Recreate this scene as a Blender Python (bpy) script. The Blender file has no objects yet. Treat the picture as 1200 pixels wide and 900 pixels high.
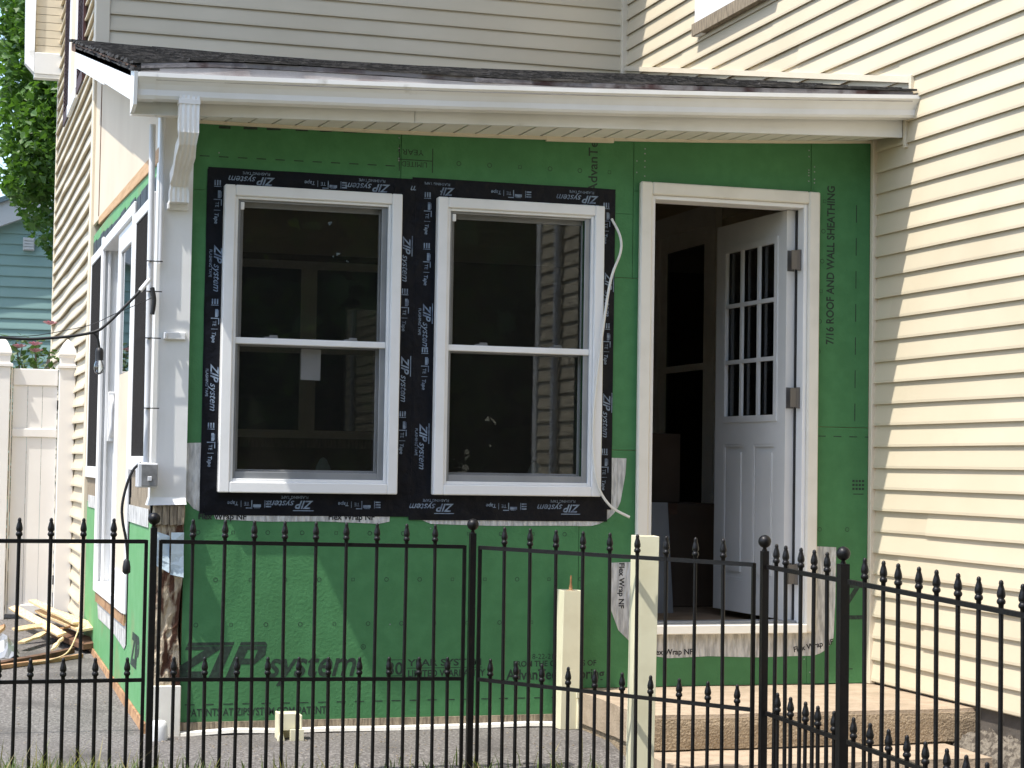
import bpy, bmesh, math, random
from mathutils import Vector, Matrix, noise
random.seed(7)
R = math.radians
sc = bpy.context.scene
col = sc.collection

# ------------------------------------------------------------------ camera
cd = bpy.data.cameras.new('camera'); cam = bpy.data.objects.new('camera', cd); col.objects.link(cam)
r_ = Vector((0.95678171, -0.29035624, 0.01618696)); u_ = Vector((-0.02779434, -0.03589675, 0.99896892)); f_ = Vector((0.2894758, 0.95624509, 0.04241561))
cam.matrix_world = Matrix(((r_.x, u_.x, -f_.x, -4.36217563), (r_.y, u_.y, -f_.y, -8.36120306), (r_.z, u_.z, -f_.z, 1.18060221), (0, 0, 0, 1)))
cd.sensor_width = 36.0; cd.lens = 67.475; cd.clip_start = 0.1; cd.clip_end = 2000
sc.camera = cam
# ------------------------------------------------------------------ light
SUN = Vector((-0.48, -0.172, 1.0)).normalized()
elev = math.asin(SUN.z); rot = math.atan2(SUN.x, SUN.y)
w = bpy.data.worlds.new('World'); sc.world = w; w.use_nodes = True
nt = w.node_tree; bg = nt.nodes['Background']
sky = nt.nodes.new('ShaderNodeTexSky'); sky.sky_type = 'NISHITA'; sky.sun_disc = False
sky.sun_elevation = elev; sky.sun_rotation = rot; sky.air_density = 1.0; sky.dust_density = 1.5; sky.ozone_density = 1.0
nt.links.new(sky.outputs[0], bg.inputs[0]); bg.inputs[1].default_value = 0.15
sl = bpy.data.lights.new('sun', 'SUN'); so = bpy.data.objects.new('sun', sl); col.objects.link(so)
sl.energy = 2.75; sl.angle = R(0.53); sl.color = (1.0, 0.955, 0.88)
so.rotation_euler = SUN.to_track_quat('Z', 'Y').to_euler(); so.location = (-8, -4, 14)
sc.view_settings.view_transform = 'Standard'; sc.view_settings.look = 'None'; sc.view_settings.gamma = 1.0
sc.view_settings.exposure = 1.20; sc.view_settings.use_curve_mapping = False
sc.render.resolution_x = 1024; sc.render.resolution_y = 768
try:
    sc.cycles.max_bounces = 8; sc.cycles.transparent_max_bounces = 16; sc.cycles.diffuse_bounces = 4
except Exception: pass

# ------------------------------------------------------------------ materials
def mat(name, c, rough=0.6, c2=None, scale=6.0, detail=4.0, lo=0.4, hi=0.65, bump=0.0, bscale=60.0, spec=0.4, metal=0.0, rnd=0.0, stretch=None, c3=None, s3=2.0, lo3=0.55, hi3=0.7):
    m = bpy.data.materials.new(name); m.use_nodes = True
    t = m.node_tree; b = t.nodes['Principled BSDF']
    b.inputs['Roughness'].default_value = rough; b.inputs['Metallic'].default_value = metal
    b.inputs['Specular IOR Level'].default_value = spec
    tc = t.nodes.new('ShaderNodeTexCoord'); vec = tc.outputs['Object']
    oi = None
    if rnd or stretch:
        mp = t.nodes.new('ShaderNodeMapping'); t.links.new(vec, mp.inputs[0])
        if stretch: mp.inputs['Scale'].default_value = stretch
        if rnd:
            oi = t.nodes.new('ShaderNodeObjectInfo')
            ml = t.nodes.new('ShaderNodeMath'); ml.operation = 'MULTIPLY'; ml.inputs[1].default_value = 37.0
            t.links.new(oi.outputs['Random'], ml.inputs[0]); t.links.new(ml.outputs[0], mp.inputs['Location'])
        vec = mp.outputs[0]
    def rampmix(prev, colr, sc_, a, bb):
        n = t.nodes.new('ShaderNodeTexNoise'); n.inputs['Scale'].default_value = sc_; n.inputs['Detail'].default_value = detail
        t.links.new(vec, n.inputs['Vector'])
        mr = t.nodes.new('ShaderNodeMapRange'); mr.inputs[1].default_value = a; mr.inputs[2].default_value = bb
        t.links.new(n.outputs[0], mr.inputs[0])
        mx = t.nodes.new('ShaderNodeMix'); mx.data_type = 'RGBA'
        if prev is None: mx.inputs[6].default_value = (*c, 1)
        else: t.links.new(prev, mx.inputs[6])
        mx.inputs[7].default_value = (*colr, 1); t.links.new(mr.outputs[0], mx.inputs[0])
        return mx.outputs[2]
    out = None
    if c2: out = rampmix(None, c2, scale, lo, hi)
    if c3: out = rampmix(out, c3, s3, lo3, hi3)
    if rnd:
        hs = t.nodes.new('ShaderNodeHueSaturation')
        mr = t.nodes.new('ShaderNodeMapRange'); mr.inputs[3].default_value = 1 - rnd; mr.inputs[4].default_value = 1 + rnd
        t.links.new(oi.outputs['Random'], mr.inputs[0]); t.links.new(mr.outputs[0], hs.inputs['Value'])
        if out: t.links.new(out, hs.inputs['Color'])
        else: hs.inputs['Color'].default_value = (*c, 1)
        out = hs.outputs[0]
    if out: t.links.new(out, b.inputs['Base Color'])
    else: b.inputs['Base Color'].default_value = (*c, 1)
    if bump:
        n = t.nodes.new('ShaderNodeTexNoise'); n.inputs['Scale'].default_value = bscale; n.inputs['Detail'].default_value = 5
        t.links.new(vec, n.inputs['Vector'])
        bp = t.nodes.new('ShaderNodeBump'); bp.inputs['Strength'].default_value = bump; bp.inputs['Distance'].default_value = 0.01
        t.links.new(n.outputs[0], bp.inputs['Height']); t.links.new(bp.outputs[0], b.inputs['Normal'])
    return m

def glassmat(name, tint, gloss_rough=0.01, ior=1.5, boost=1.0):
    m = bpy.data.materials.new(name); m.use_nodes = True; t = m.node_tree
    for n in list(t.nodes): t.nodes.remove(n)
    o = t.nodes.new('ShaderNodeOutputMaterial'); tr = t.nodes.new('ShaderNodeBsdfTransparent'); tr.inputs[0].default_value = (*tint, 1)
    g = t.nodes.new('ShaderNodeBsdfGlossy'); g.inputs['Roughness'].default_value = gloss_rough; g.inputs[0].default_value = (0.95, 0.97, 1, 1)
    fr = t.nodes.new('ShaderNodeFresnel'); fr.inputs[0].default_value = ior
    ml = t.nodes.new('ShaderNodeMath'); ml.operation = 'MULTIPLY'; ml.inputs[1].default_value = boost; ml.use_clamp = True
    mx = t.nodes.new('ShaderNodeMixShader')
    t.links.new(fr.outputs[0], ml.inputs[0]); t.links.new(ml.outputs[0], mx.inputs[0]); t.links.new(tr.outputs[0], mx.inputs[1]); t.links.new(g.outputs[0], mx.inputs[2]); t.links.new(mx.outputs[0], o.inputs[0])
    return m

def screenmat(name, colr, opac):
    m = bpy.data.materials.new(name); m.use_nodes = True; t = m.node_tree
    for n in list(t.nodes): t.nodes.remove(n)
    o = t.nodes.new('ShaderNodeOutputMaterial'); tr = t.nodes.new('ShaderNodeBsdfTransparent'); d = t.nodes.new('ShaderNodeBsdfDiffuse'); d.inputs[0].default_value = (*colr, 1)
    tc = t.nodes.new('ShaderNodeTexCoord'); n = t.nodes.new('ShaderNodeTexNoise'); n.inputs['Scale'].default_value = 5; t.links.new(tc.outputs['Object'], n.inputs[0])
    mr = t.nodes.new('ShaderNodeMapRange'); mr.inputs[3].default_value = opac - 0.05; mr.inputs[4].default_value = opac + 0.05; t.links.new(n.outputs[0], mr.inputs[0])
    mx = t.nodes.new('ShaderNodeMixShader'); t.links.new(mr.outputs[0], mx.inputs[0]); t.links.new(tr.outputs[0], mx.inputs[1]); t.links.new(d.outputs[0], mx.inputs[2]); t.links.new(mx.outputs[0], o.inputs[0])
    return m

def leafmat(name, c, c2, rnd=0.2):
    m = mat(name, c, 0.45, c2, 3.0, 3, 0.35, 0.65, spec=0.35)
    t = m.node_tree; b = t.nodes['Principled BSDF']; o = [n for n in t.nodes if n.type == 'OUTPUT_MATERIAL'][0]
    tl = t.nodes.new('ShaderNodeBsdfTranslucent'); tl.inputs[0].default_value = (c2[0] * 1.3, c2[1] * 1.5, c2[2] * 0.6, 1)
    mx = t.nodes.new('ShaderNodeMixShader'); mx.inputs[0].default_value = 0.3
    t.links.new(b.outputs[0], mx.inputs[1]); t.links.new(tl.outputs[0], mx.inputs[2]); t.links.new(mx.outputs[0], o.inputs[0])
    return m

M = {}
M['siding'] = mat('cream_vinyl', (0.62, 0.545, 0.405), 0.5, (0.56, 0.485, 0.35), 1.3, 5, 0.4, 0.75, bump=0.10, bscale=9, spec=0.3, rnd=0.035, c3=(0.54, 0.47, 0.35), s3=3.5, lo3=0.66, hi3=0.85)
M['cream'] = mat('cream_trim', (0.70, 0.62, 0.48), 0.5, (0.64, 0.56, 0.42), 4, 4, 0.45, 0.8, bump=0.04, spec=0.3)
M['panel'] = mat('cream_panel', (0.66, 0.565, 0.43), 0.7, (0.60, 0.50, 0.375), 2, 5, 0.45, 0.8, bump=0.05, bscale=30)
M['white'] = mat('white_vinyl', (0.80, 0.80, 0.79), 0.4, (0.72, 0.72, 0.70), 5, 5, 0.5, 0.8, bump=0.03, spec=0.4)
M['primed'] = mat('primed_trim', (0.76, 0.73, 0.65), 0.6, (0.66, 0.63, 0.55), 6, 5, 0.5, 0.8, bump=0.06, bscale=30)
M['alu'] = mat('white_aluminium', (0.80, 0.795, 0.77), 0.38, (0.70, 0.69, 0.645), 3.5, 6, 0.45, 0.75, bump=0.05, bscale=12, spec=0.5, c3=(0.42, 0.40, 0.36), s3=7, lo3=0.66, hi3=0.8)
M['soffit'] = mat('cream_soffit', (0.76, 0.735, 0.66), 0.6, (0.69, 0.66, 0.58), 5, 4, 0.45, 0.7)
M['green'] = mat('green_sheathing', (0.062, 0.192, 0.075), 0.66, (0.072, 0.216, 0.086), 14, 6, 0.4, 0.65, bump=0.22, bscale=70, spec=0.2, c3=(0.056, 0.166, 0.066), s3=2.2, lo3=0.5, hi3=0.75)
M['green_sunlit_dusty'] = mat('green_sheathing_sunlit_dusty', (0.115, 0.32, 0.125), 0.65, (0.14, 0.35, 0.15), 9, 6, 0.4, 0.65, bump=0.18, bscale=90, spec=0.3, c3=(0.22, 0.26, 0.12), s3=2.6, lo3=0.55, hi3=0.75)  # sheathing green, base lightened to carry sunlight on the left wall; dusty blotches
M['ink'] = mat('dark_print', (0.018, 0.032, 0.023), 0.7, (0.028, 0.056, 0.036), 60, 3, 0.45, 0.65)
M['tape'] = mat('black_flashing_tape', (0.0032, 0.0037, 0.0065), 0.45, (0.007, 0.0075, 0.011), 8, 5, 0.4, 0.7, bump=0.9, bscale=16, spec=0.2)
M['tapeink'] = mat('pale_blue_print', (0.22, 0.28, 0.36), 0.6, (0.10, 0.13, 0.19), 45, 3, 0.45, 0.65)
M['flex'] = mat('crinkled_white_flashing', (0.62, 0.62, 0.60), 0.45, (0.36, 0.36, 0.35), 22, 6, 0.4, 0.62, bump=0.9, bscale=45, stretch=(2.5, 1, 0.5))
M['flexink'] = mat('black_print', (0.02, 0.02, 0.02), 0.7)
M['screen'] = screenmat('insect_screen', (0.018, 0.018, 0.016), 0.32)
M['darkscreen'] = screenmat('dark_insect_screen', (0.040, 0.038, 0.037), 0.72)
M['glass'] = glassmat('window_glass', (0.88, 0.90, 0.86), 0.003, 1.52, 3.0)
M['doorglass'] = glassmat('door_lite_glass', (0.35, 0.36, 0.36), 0.12, 1.5, 1.2)
M['darkglass'] = glassmat('old_glass', (0.10, 0.11, 0.11), 0.02, 1.5, 1.0)
M['greyal'] = mat('grey_aluminium', (0.30, 0.31, 0.32), 0.35, (0.24, 0.25, 0.26), 5, metal=0.3)
M['iron'] = mat('black_painted_iron', (0.0045, 0.0040, 0.0042), 0.42, (0.009, 0.006, 0.005), 30, 5, 0.5, 0.75, bump=0.15, bscale=70, spec=0.3)
M['asphalt'] = mat('asphalt', (0.125, 0.116, 0.108), 0.95, (0.23, 0.215, 0.20), 75, 6, 0.46, 0.62, bump=0.9, bscale=90, spec=0.15, c3=(0.095, 0.088, 0.082), s3=2.3, lo3=0.52, hi3=0.7)
M['lawn'] = mat('lawn_soil', (0.045, 0.06, 0.022), 0.95, (0.09, 0.075, 0.045), 9, 5, 0.4, 0.6, bump=0.6, bscale=50)
M['grass'] = leafmat('grass_blade', (0.10, 0.16, 0.04), (0.16, 0.20, 0.06))
M['drygrass'] = leafmat('dry_grass_blade', (0.26, 0.22, 0.10), (0.32, 0.28, 0.14))
M['concrete'] = mat('tan_concrete', (0.41, 0.325, 0.235), 0.9, (0.33, 0.255, 0.18), 14, 6, 0.4, 0.65, bump=0.35, bscale=90, c3=(0.30, 0.24, 0.17), s3=3, lo3=0.58, hi3=0.75)
M['rubble'] = mat('grey_rubble', (0.185, 0.16, 0.125), 0.95, (0.075, 0.062, 0.048), 38, 6, 0.45, 0.58, bump=1.0, bscale=60)
M['roughconc'] = mat('rough_concrete', (0.36, 0.28, 0.185), 0.95, (0.24, 0.185, 0.125), 120, 6, 0.42, 0.62, bump=0.8, bscale=110)
M['foundation'] = mat('foundation_concrete', (0.105, 0.09, 0.075), 0.9, (0.065, 0.055, 0.045), 8, 6, 0.4, 0.65, bump=0.4, bscale=40)
M['lumber'] = mat('new_lumber', (0.56, 0.36, 0.19), 0.7, (0.46, 0.27, 0.13), 6, 5, 0.4, 0.65, stretch=(1, 1, 14), bump=0.1)
M['scrap'] = mat('pale_split_wood', (0.72, 0.55, 0.33), 0.75, (0.58, 0.40, 0.20), 9, 5, 0.4, 0.65, stretch=(12, 2, 12), bump=0.3, bscale=20, rnd=0.15)
M['brownwood'] = mat('brown_wood', (0.16, 0.085, 0.045), 0.85, (0.09, 0.045, 0.025), 12, 5, 0.4, 0.6, bump=0.3, rnd=0.2)
M['greywood'] = mat('weathered_wood', (0.33, 0.27, 0.19), 0.9, (0.17, 0.135, 0.095), 9, 6, 0.42, 0.62, stretch=(9, 9, 1.2), bump=0.6, bscale=20)
M['rotwood'] = mat('rotten_painted_wood', (0.50, 0.42, 0.30), 0.9, (0.30, 0.235, 0.16), 8, 6, 0.45, 0.65, stretch=(5, 5, 1.2), bump=0.9, bscale=26, c3=(0.085, 0.036, 0.020), s3=4.2, lo3=0.50, hi3=0.57)
M['sill'] = mat('bare_sill_wood', (0.42, 0.25, 0.13), 0.85, (0.28, 0.15, 0.075), 14, 5, 0.4, 0.62, bump=0.5, bscale=35)
M['bluetape'] = mat('pale_blue_membrane', (0.56, 0.66, 0.70), 0.7, (0.46, 0.56, 0.62), 12, 4, 0.4, 0.7, bump=0.3)
M['shingle'] = mat('black_shingle', (0.020, 0.0195, 0.019), 0.95, (0.075, 0.070, 0.066), 26, 6, 0.46, 0.62, bump=0.6, bscale=120, stretch=(1, 4, 4), c3=(0.11, 0.10, 0.09), s3=5, lo3=0.55, hi3=0.72)
M['drip'] = mat('weathered_maroon_edge', (0.050, 0.024, 0.024), 0.7, (0.19, 0.18, 0.185), 4.5, 6, 0.38, 0.50, bump=0.4, c3=(0.035, 0.02, 0.02), s3=9, lo3=0.55, hi3=0.7)
M['apron'] = mat('grey_painted_apron', (0.46, 0.43, 0.42), 0.6, (0.28, 0.24, 0.23), 5, 6, 0.45, 0.65, bump=0.2)
M['maroon'] = mat('maroon_shutter', (0.060, 0.022, 0.020), 0.6, (0.045, 0.016, 0.015), 5)
M['greymetal'] = mat('galvanised_metal', (0.30, 0.30, 0.30), 0.5, (0.18, 0.18, 0.18), 20, 5, 0.4, 0.65, metal=0.4)
M['pvc'] = mat('white_pvc_conduit', (0.66, 0.67, 0.69), 0.4, (0.56, 0.57, 0.58), 6)
M['blackrub'] = mat('black_rubber', (0.012, 0.012, 0.012), 0.5)
M['whitecable'] = mat('white_cable', (0.72, 0.71, 0.66), 0.45)
M['bulb'] = glassmat('bulb_glass', (0.85, 0.85, 0.82), 0.02, 1.5, 2.0)
M['vinylfence'] = mat('white_vinyl_fence', (0.80, 0.765, 0.715), 0.45, (0.75, 0.71, 0.66), 3, 4, 0.45, 0.75)
M['vpost'] = mat('pale_cream_vinyl_post', (0.74, 0.70, 0.50), 0.45, (0.66, 0.61, 0.42), 7, 5, 0.5, 0.8, bump=0.05)
M['teal'] = mat('teal_siding', (0.25, 0.39, 0.36), 0.55, (0.22, 0.35, 0.325), 2, 4, 0.4, 0.7, rnd=0.03)
M['tealtrim'] = mat('grey_white_trim', (0.52, 0.55, 0.55), 0.6)
M['slate'] = mat('blue_grey_roofing', (0.10, 0.16, 0.19), 0.85, (0.07, 0.11, 0.13), 30)
M['leaf'] = leafmat('maple_leaf', (0.042, 0.100, 0.022), (0.095, 0.185, 0.038))
M['roseleaf'] = leafmat('rose_leaf', (0.035, 0.075, 0.025), (0.07, 0.12, 0.04))
M['petal'] = mat('pink_petal', (0.62, 0.30, 0.38), 0.6, (0.70, 0.45, 0.50), 40)
M['bark'] = mat('grey_bark', (0.10, 0.08, 0.06), 0.95, (0.05, 0.04, 0.03), 12, 5, 0.4, 0.65, stretch=(4, 4, 1), bump=0.8, bscale=20)
M['intwall'] = mat('brown_interior_panelling', (0.20, 0.15, 0.10), 0.8, (0.15, 0.11, 0.07), 4, 5, 0.4, 0.65)
M['intdark'] = mat('dark_interior', (0.05, 0.055, 0.05), 0.8, (0.035, 0.04, 0.04), 4)
M['floor'] = mat('plywood_floor', (0.30, 0.21, 0.13), 0.8, (0.22, 0.15, 0.09), 7, 5, 0.4, 0.65)
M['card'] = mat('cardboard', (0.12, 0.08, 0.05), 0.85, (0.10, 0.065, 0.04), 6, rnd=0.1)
M['paper'] = mat('white_paper', (0.75, 0.75, 0.74), 0.8, (0.68, 0.68, 0.67), 6)
M['doorpaint'] = mat('white_door_paint', (0.70, 0.69, 0.66), 0.5, (0.64, 0.63, 0.60), 3, 4, 0.45, 0.75, bump=0.03)
M['steel'] = mat('dull_hinge', (0.16, 0.15, 0.14), 0.5, metal=0.6)
M['rust'] = mat('rusty_bolt', (0.28, 0.15, 0.06), 0.7, (0.18, 0.08, 0.03), 60)

# ------------------------------------------------------------------ mesh helpers
ORG = {}
def empty(name, loc, label=None, cat=None, group=None):
    o = bpy.data.objects.new(name, None); col.objects.link(o); o.location = loc; o.empty_display_size = 0.1
    ORG[o] = Vector(loc); tag(o, label, cat, group); return o
def tag(o, label=None, cat=None, group=None, kind=None):
    if label: o['label'] = label
    if cat: o['category'] = cat
    if group: o['group'] = group
    if kind: o['kind'] = kind
    return o

class MB:
    def __init__(s): s.v = []; s.f = []; s.sm = []
    def add(s, vs, fs, smooth=False):
        n = len(s.v); s.v += [tuple(p) for p in vs]; s.f += [tuple(i + n for i in f) for f in fs]; s.sm += [smooth] * len(fs); return s
    def box(s, x0, x1, y0, y1, z0, z1):
        return s.add([(x0, y0, z0), (x1, y0, z0), (x1, y1, z0), (x0, y1, z0), (x0, y0, z1), (x1, y0, z1), (x1, y1, z1), (x0, y1, z1)],
                     [(0, 3, 2, 1), (4, 5, 6, 7), (0, 1, 5, 4), (1, 2, 6, 5), (2, 3, 7, 6), (3, 0, 4, 7)])
    def hexa(s, p): return s.add(p, [(0, 3, 2, 1), (4, 5, 6, 7), (0, 1, 5, 4), (1, 2, 6, 5), (2, 3, 7, 6), (3, 0, 4, 7)])
    def loft(s, rings, cap=True, smooth=False, closed=True):
        n = len(rings[0]); vs = [p for r in rings for p in r]; fs = []
        for i in range(len(rings) - 1):
            for j in range(n if closed else n - 1):
                k = (j + 1) % n
                fs.append((i * n + j, i * n + k, (i + 1) * n + k, (i + 1) * n + j))
        s.add(vs, fs, smooth)
        if cap and closed:
            s.add(rings[0], [tuple(range(n - 1, -1, -1))]); s.add(rings[-1], [tuple(range(n))])
        return s
    def tube(s, pts, r, n=8, cap=True):
        pts = [Vector(p) for p in pts]; rings = []; up = None
        for i, p in enumerate(pts):
            d = (pts[min(i + 1, len(pts) - 1)] - pts[max(i - 1, 0)]).normalized()
            if up is None:
                up = Vector((0, 0, 1)) if abs(d.z) < 0.9 else Vector((1, 0, 0))
            a = d.cross(up).normalized(); up = a.cross(d).normalized()
            rr = r[i] if isinstance(r, (list, tuple)) else r
            rings.append([p + a * (math.cos(t) * rr) + up * (math.sin(t) * rr) for t in [2 * math.pi * k / n for k in range(n)]])
        return s.loft(rings, cap, True)
    def rev(s, prof, n=10, c=(0, 0, 0)):
        rings = [[(c[0] + r * math.cos(2 * math.pi * k / n), c[1] + r * math.sin(2 * math.pi * k / n), c[2] + z) for k in range(n)] for r, z in prof]
        return s.loft(rings, True, True)
    def build(s, name, m, parent=None, bevel=0.0, org=None, recalc=True):
        o0 = ORG.get(parent, Vector((0, 0, 0))) if org is None else Vector(org)
        me = bpy.data.meshes.new(name); me.from_pydata([(a - o0.x, b - o0.y, c - o0.z) for a, b, c in s.v], [], s.f)
        me.polygons.foreach_set('use_smooth', s.sm)
        bm = bmesh.new(); bm.from_mesh(me)
        if recalc: bmesh.ops.recalc_face_normals(bm, faces=bm.faces)
        if bevel: bmesh.ops.bevel(bm, geom=[e for e in bm.edges], offset=bevel, segments=1, affect='EDGES', clamp_overlap=True)
        bm.to_mesh(me); bm.free()
        if isinstance(m, str): m = M[m]
        me.materials.append(m)
        o = bpy.data.objects.new(name, me); col.objects.link(o)
        if parent is not None: o.parent = parent; ORG[o] = o0
        elif org is not None: o.location = org; ORG[o] = Vector(org)
        return o
def smoothpath(pts, n=6):
    pts = [Vector(p) for p in pts]; out = []
    for i in range(len(pts) - 1):
        p0, p1, p2, p3 = pts[max(i - 1, 0)], pts[i], pts[i + 1], pts[min(i + 2, len(pts) - 1)]
        for k in range(n):
            t = k / n
            out.append(0.5 * ((2 * p1) + (p2 - p0) * t + (2 * p0 - 5 * p1 + 4 * p2 - p3) * t * t + (3 * p1 - p0 - 3 * p2 + p3) * t ** 3))
    out.append(pts[-1]); return out
def textmesh(txt, size, shear=0.0, bold=0.0, spacing=1.0):
    cu = bpy.data.curves.new('t', 'FONT'); cu.body = txt; cu.size = size; cu.shear = shear; cu.offset = bold; cu.space_character = spacing
    cu.resolution_u = 3; cu.align_x = 'LEFT'
    o = bpy.data.objects.new('t', cu); col.objects.link(o)
    bpy.context.view_layer.update()
    me = bpy.data.meshes.new_from_object(o.evaluated_get(bpy.context.evaluated_depsgraph_get()))
    vs = [v.co.copy() for v in me.vertices]; fs = [tuple(p.vertices) for p in me.polygons]
    bpy.data.objects.remove(o); bpy.data.curves.remove(cu); bpy.data.meshes.remove(me)
    if not vs: return vs, fs, 0
    return vs, fs, max(v.x for v in vs)
class Flat:
    """flat print in a 2-D (u,v) sheet"""
    def __init__(s): s.v = []; s.f = []
    def text(s, txt, x, y, size, shear=0.0, bold=0.0, width=None, spacing=1.0):
        vs, fs, wd = textmesh(txt, size, shear, bold, spacing); k = (width / wd) if width and wd else 1.0
        n = len(s.v); s.v += [(x + v.x * k, y + v.y) for v in vs]; s.f += [tuple(i + n for i in f) for f in fs]; return x + wd * k
    def rect(s, x0, x1, y0, y1, sh=0.0):
        n = len(s.v); s.v += [(x0, y0), (x1, y0), (x1 + sh, y1), (x0 + sh, y1)]; s.f.append((n, n + 1, n + 2, n + 3))
    def ring(s, x, y, r, k=10, wd=0.0025, sq=False):
        n = len(s.v); k = 4 if sq else k; a0 = math.pi / 4 if sq else 0
        for rr in (r, r - wd):
            s.v += [(x + rr * math.cos(a0 + 2 * math.pi * i / k), y + rr * math.sin(a0 + 2 * math.pi * i / k)) for i in range(k)]
        s.f += [(n + i, n + (i + 1) % k, n + k + (i + 1) % k, n + k + i) for i in range(k)]
    def place(s, mb, o, ux, uy): 
        o, ux, uy = Vector(o), Vector(ux), Vector(uy)
        mb.add([o + ux * a + uy * b for a, b in s.v], s.f); return mb

# ================================================================== GROUND
def sstep(a, b, x):
    t = min(1, max(0, (x - a) / (b - a))); return t * t * (3 - 2 * t)
def gz(x, y):
    z = 0.027 * max(0, min(y, 7)) - 0.02 * max(0, -(y + 0.8))
    z -= 0.17 * sstep(-2.0, -1.2, x) * sstep(0.4, 1.3, -y)
    z -= 0.05 * sstep(0.6, 1.1, -y)
    return z
def grid_sheet(xs, ys, fz):
    mb = MB(); n = len(xs)
    mb.add([(x, y, fz(x, y)) for y in ys for x in xs], [(j * n + i, j * n + i + 1, (j + 1) * n + i + 1, (j + 1) * n + i) for j in range(len(ys) - 1) for i in range(n - 1)], True)
    return mb
xs = [-400, -150, -60, -25, -14, -10] + [-8 + 0.25 * i for i in range(45)] + [5, 8, 14, 25, 60, 150, 400]
ys = [-400, -150, -60, -25, -14, -10] + [-8 + 0.25 * i for i in range(80)] + [14, 20, 35, 60, 150, 400]
tag(grid_sheet(xs, ys, lambda x, y: gz(x, y) + 0.006 * noise.noise(Vector((x * 1.7, y * 1.7, 0)))).build('driveway', 'asphalt'), 'worn grey asphalt driveway in front of the green sunroom', 'driveway', kind='structure')
# lawn strip in front of the fence
lx = [-60, -30, -14, -9] + [-7 + 0.2 * i for i in range(26)]
ly = [-30, -14, -8, -5] + [-3.4 + 0.2 * i for i in range(12)]
def lawnz(x, y):
    edge = -1.12 + 0.06 * noise.noise(Vector((x * 3, 0.3, 0)))
    return gz(x, y) + (0.03 if y < edge else -0.03)
tag(grid_sheet(lx, ly, lawnz).build('lawn', 'lawn'), 'narrow strip of lawn soil along the black fence', 'lawn', kind='structure')

# ================================================================== HOUSE
EX = 0.1016
house = empty('house', (2.0, 1.0, 0.0), 'cream vinyl sided two storey house wrapping behind and to the right of the green sunroom', 'house')
core = MB(); core.box(0.004, 6.0, -5.3, 9.0, 0.17, 5.6).build('wing_wall', 'cream', house)
wing = [o for o in house.children if o.name.startswith('wing_wall')][0]
b_ = MB().box(-3.436, 0.0, 3.556, 7.29, 0.17, 5.3).build('rear_wall', 'cream', house)
MB().box(0.010, 6.0, -5.28, 9.0, -0.6, 0.169).box(-3.40, 0.009, 3.60, 7.25, -0.3, 0.169).build('foundation', 'foundation', house)

def board(parent, axis, a0, a1, z, plane, out, wob=0.0012, m='siding', ht=EX, lip=0.0195):
    """one lap board; axis 'y' runs along y on an x=plane wall facing -x ; axis 'x' runs along x on a y=plane wall facing -y"""
    n = max(2, int(abs(a1 - a0) / 0.45)); mb = MB(); prof = [(0.002, ht + 0.004), (0.0045, ht + 0.004), (0.0125, ht * 0.55), (lip, 0.012), (lip, 0.0), (lip - 0.006, 0.0), (0.002, 0.01)]
    rings = []; ph = random.random() * 50
    for i in range(n + 1):
        a = a0 + (a1 - a0) * i / n; dz = wob * noise.noise(Vector((a * 0.9, ph, z))) * 2
        do = wob * noise.noise(Vector((a * 1.3, ph + 9, z)))
        if axis == 'y': rings.append([(plane - (o_ + do), a, z + dz + h_) for o_, h_ in prof])
        else: rings.append([(a, plane - (o_ + do), z + dz + h_) for o_, h_ in prof])
    mb.loft(rings, True, False)
    return mb.build('siding_board', m, parent)

Z0 = 0.181
k = 0
while Z0 + EX * k < 5.3:                          # right wing wall: lap boards in lengths, joints staggered
    z = Z0 + EX * k
    cuts = sorted([-5.28, 3.53, random.uniform(-4.2, -2.2), random.uniform(-0.75, 2.6) if k % 3 else 1.2])
    for i in range(len(cuts) - 1):
        board(wing, 'y', cuts[i] - (0.02 if i else 0), cuts[i + 1], z, 0.002 - 0.0035 * (i % 2), 1)
    k += 1
for k in range(27):                               # rear wall above the sunroom roof and inside it
    z = 2.489 + EX * k
    board(b_, 'x', -3.40, -0.02, z, 3.554, 1)
for k in range(50):                               # side wall, old and wavy
    z = 0.19 + EX * k
    board(b_, 'y', 3.66, 7.26, z, -3.436, 1, 0.008, lip=0.028)
# corner posts and trim
MB().box(-3.462, -3.375, 3.528, 3.66, 0.17, 4.95).build('corner_post', 'cream', house, 0.004)
MB().box(-3.462, -3.42, 7.255, 7.31, 0.15, 4.95).build('corner_post', 'cream', house, 0.004)
MB().box(-0.045, -0.001, 3.505, 3.553, 3.6, 4.9).build('inside_corner_trim', 'cream', house, 0.004)
MB().box(-0.03, 0.05, -5.33, -5.24, 0.17, 5.5).build('corner_post', 'white', house, 0.004)
MB().box(-0.032, 0.001, -0.03, 0.001, 0.165, 2.80).build('corner_trim', 'cream', house, 0.003)
# roof line flashing on the wing wall
mb = MB()
def rl(y): return 3.012 + 0.2085 * (y + 0.36)
mb.hexa([(-0.03, -0.37, rl(-0.37) - 0.012), (-0.0, -0.37, rl(-0.37) - 0.012), (-0.0, 3.50, rl(3.5) - 0.012), (-0.03, 3.50, rl(3.5) - 0.012),
         (-0.03, -0.37, rl(-0.37) + 0.018), (-0.0, -0.37, rl(-0.37) + 0.018), (-0.0, 3.50, rl(3.5) + 0.018), (-0.03, 3.50, rl(3.5) + 0.018)])
mb.build('roof_flashing', 'cream', house)
MB().box(-0.031, 0.0, -0.392, -0.371, 2.93, 3.034).build('roof_flashing', 'cream', house, 0.002)
MB().box(-0.028, 0.0, -0.335, -0.312, 2.70, 2.86).build('fascia_end_trim', 'cream', house, 0.002)
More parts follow.
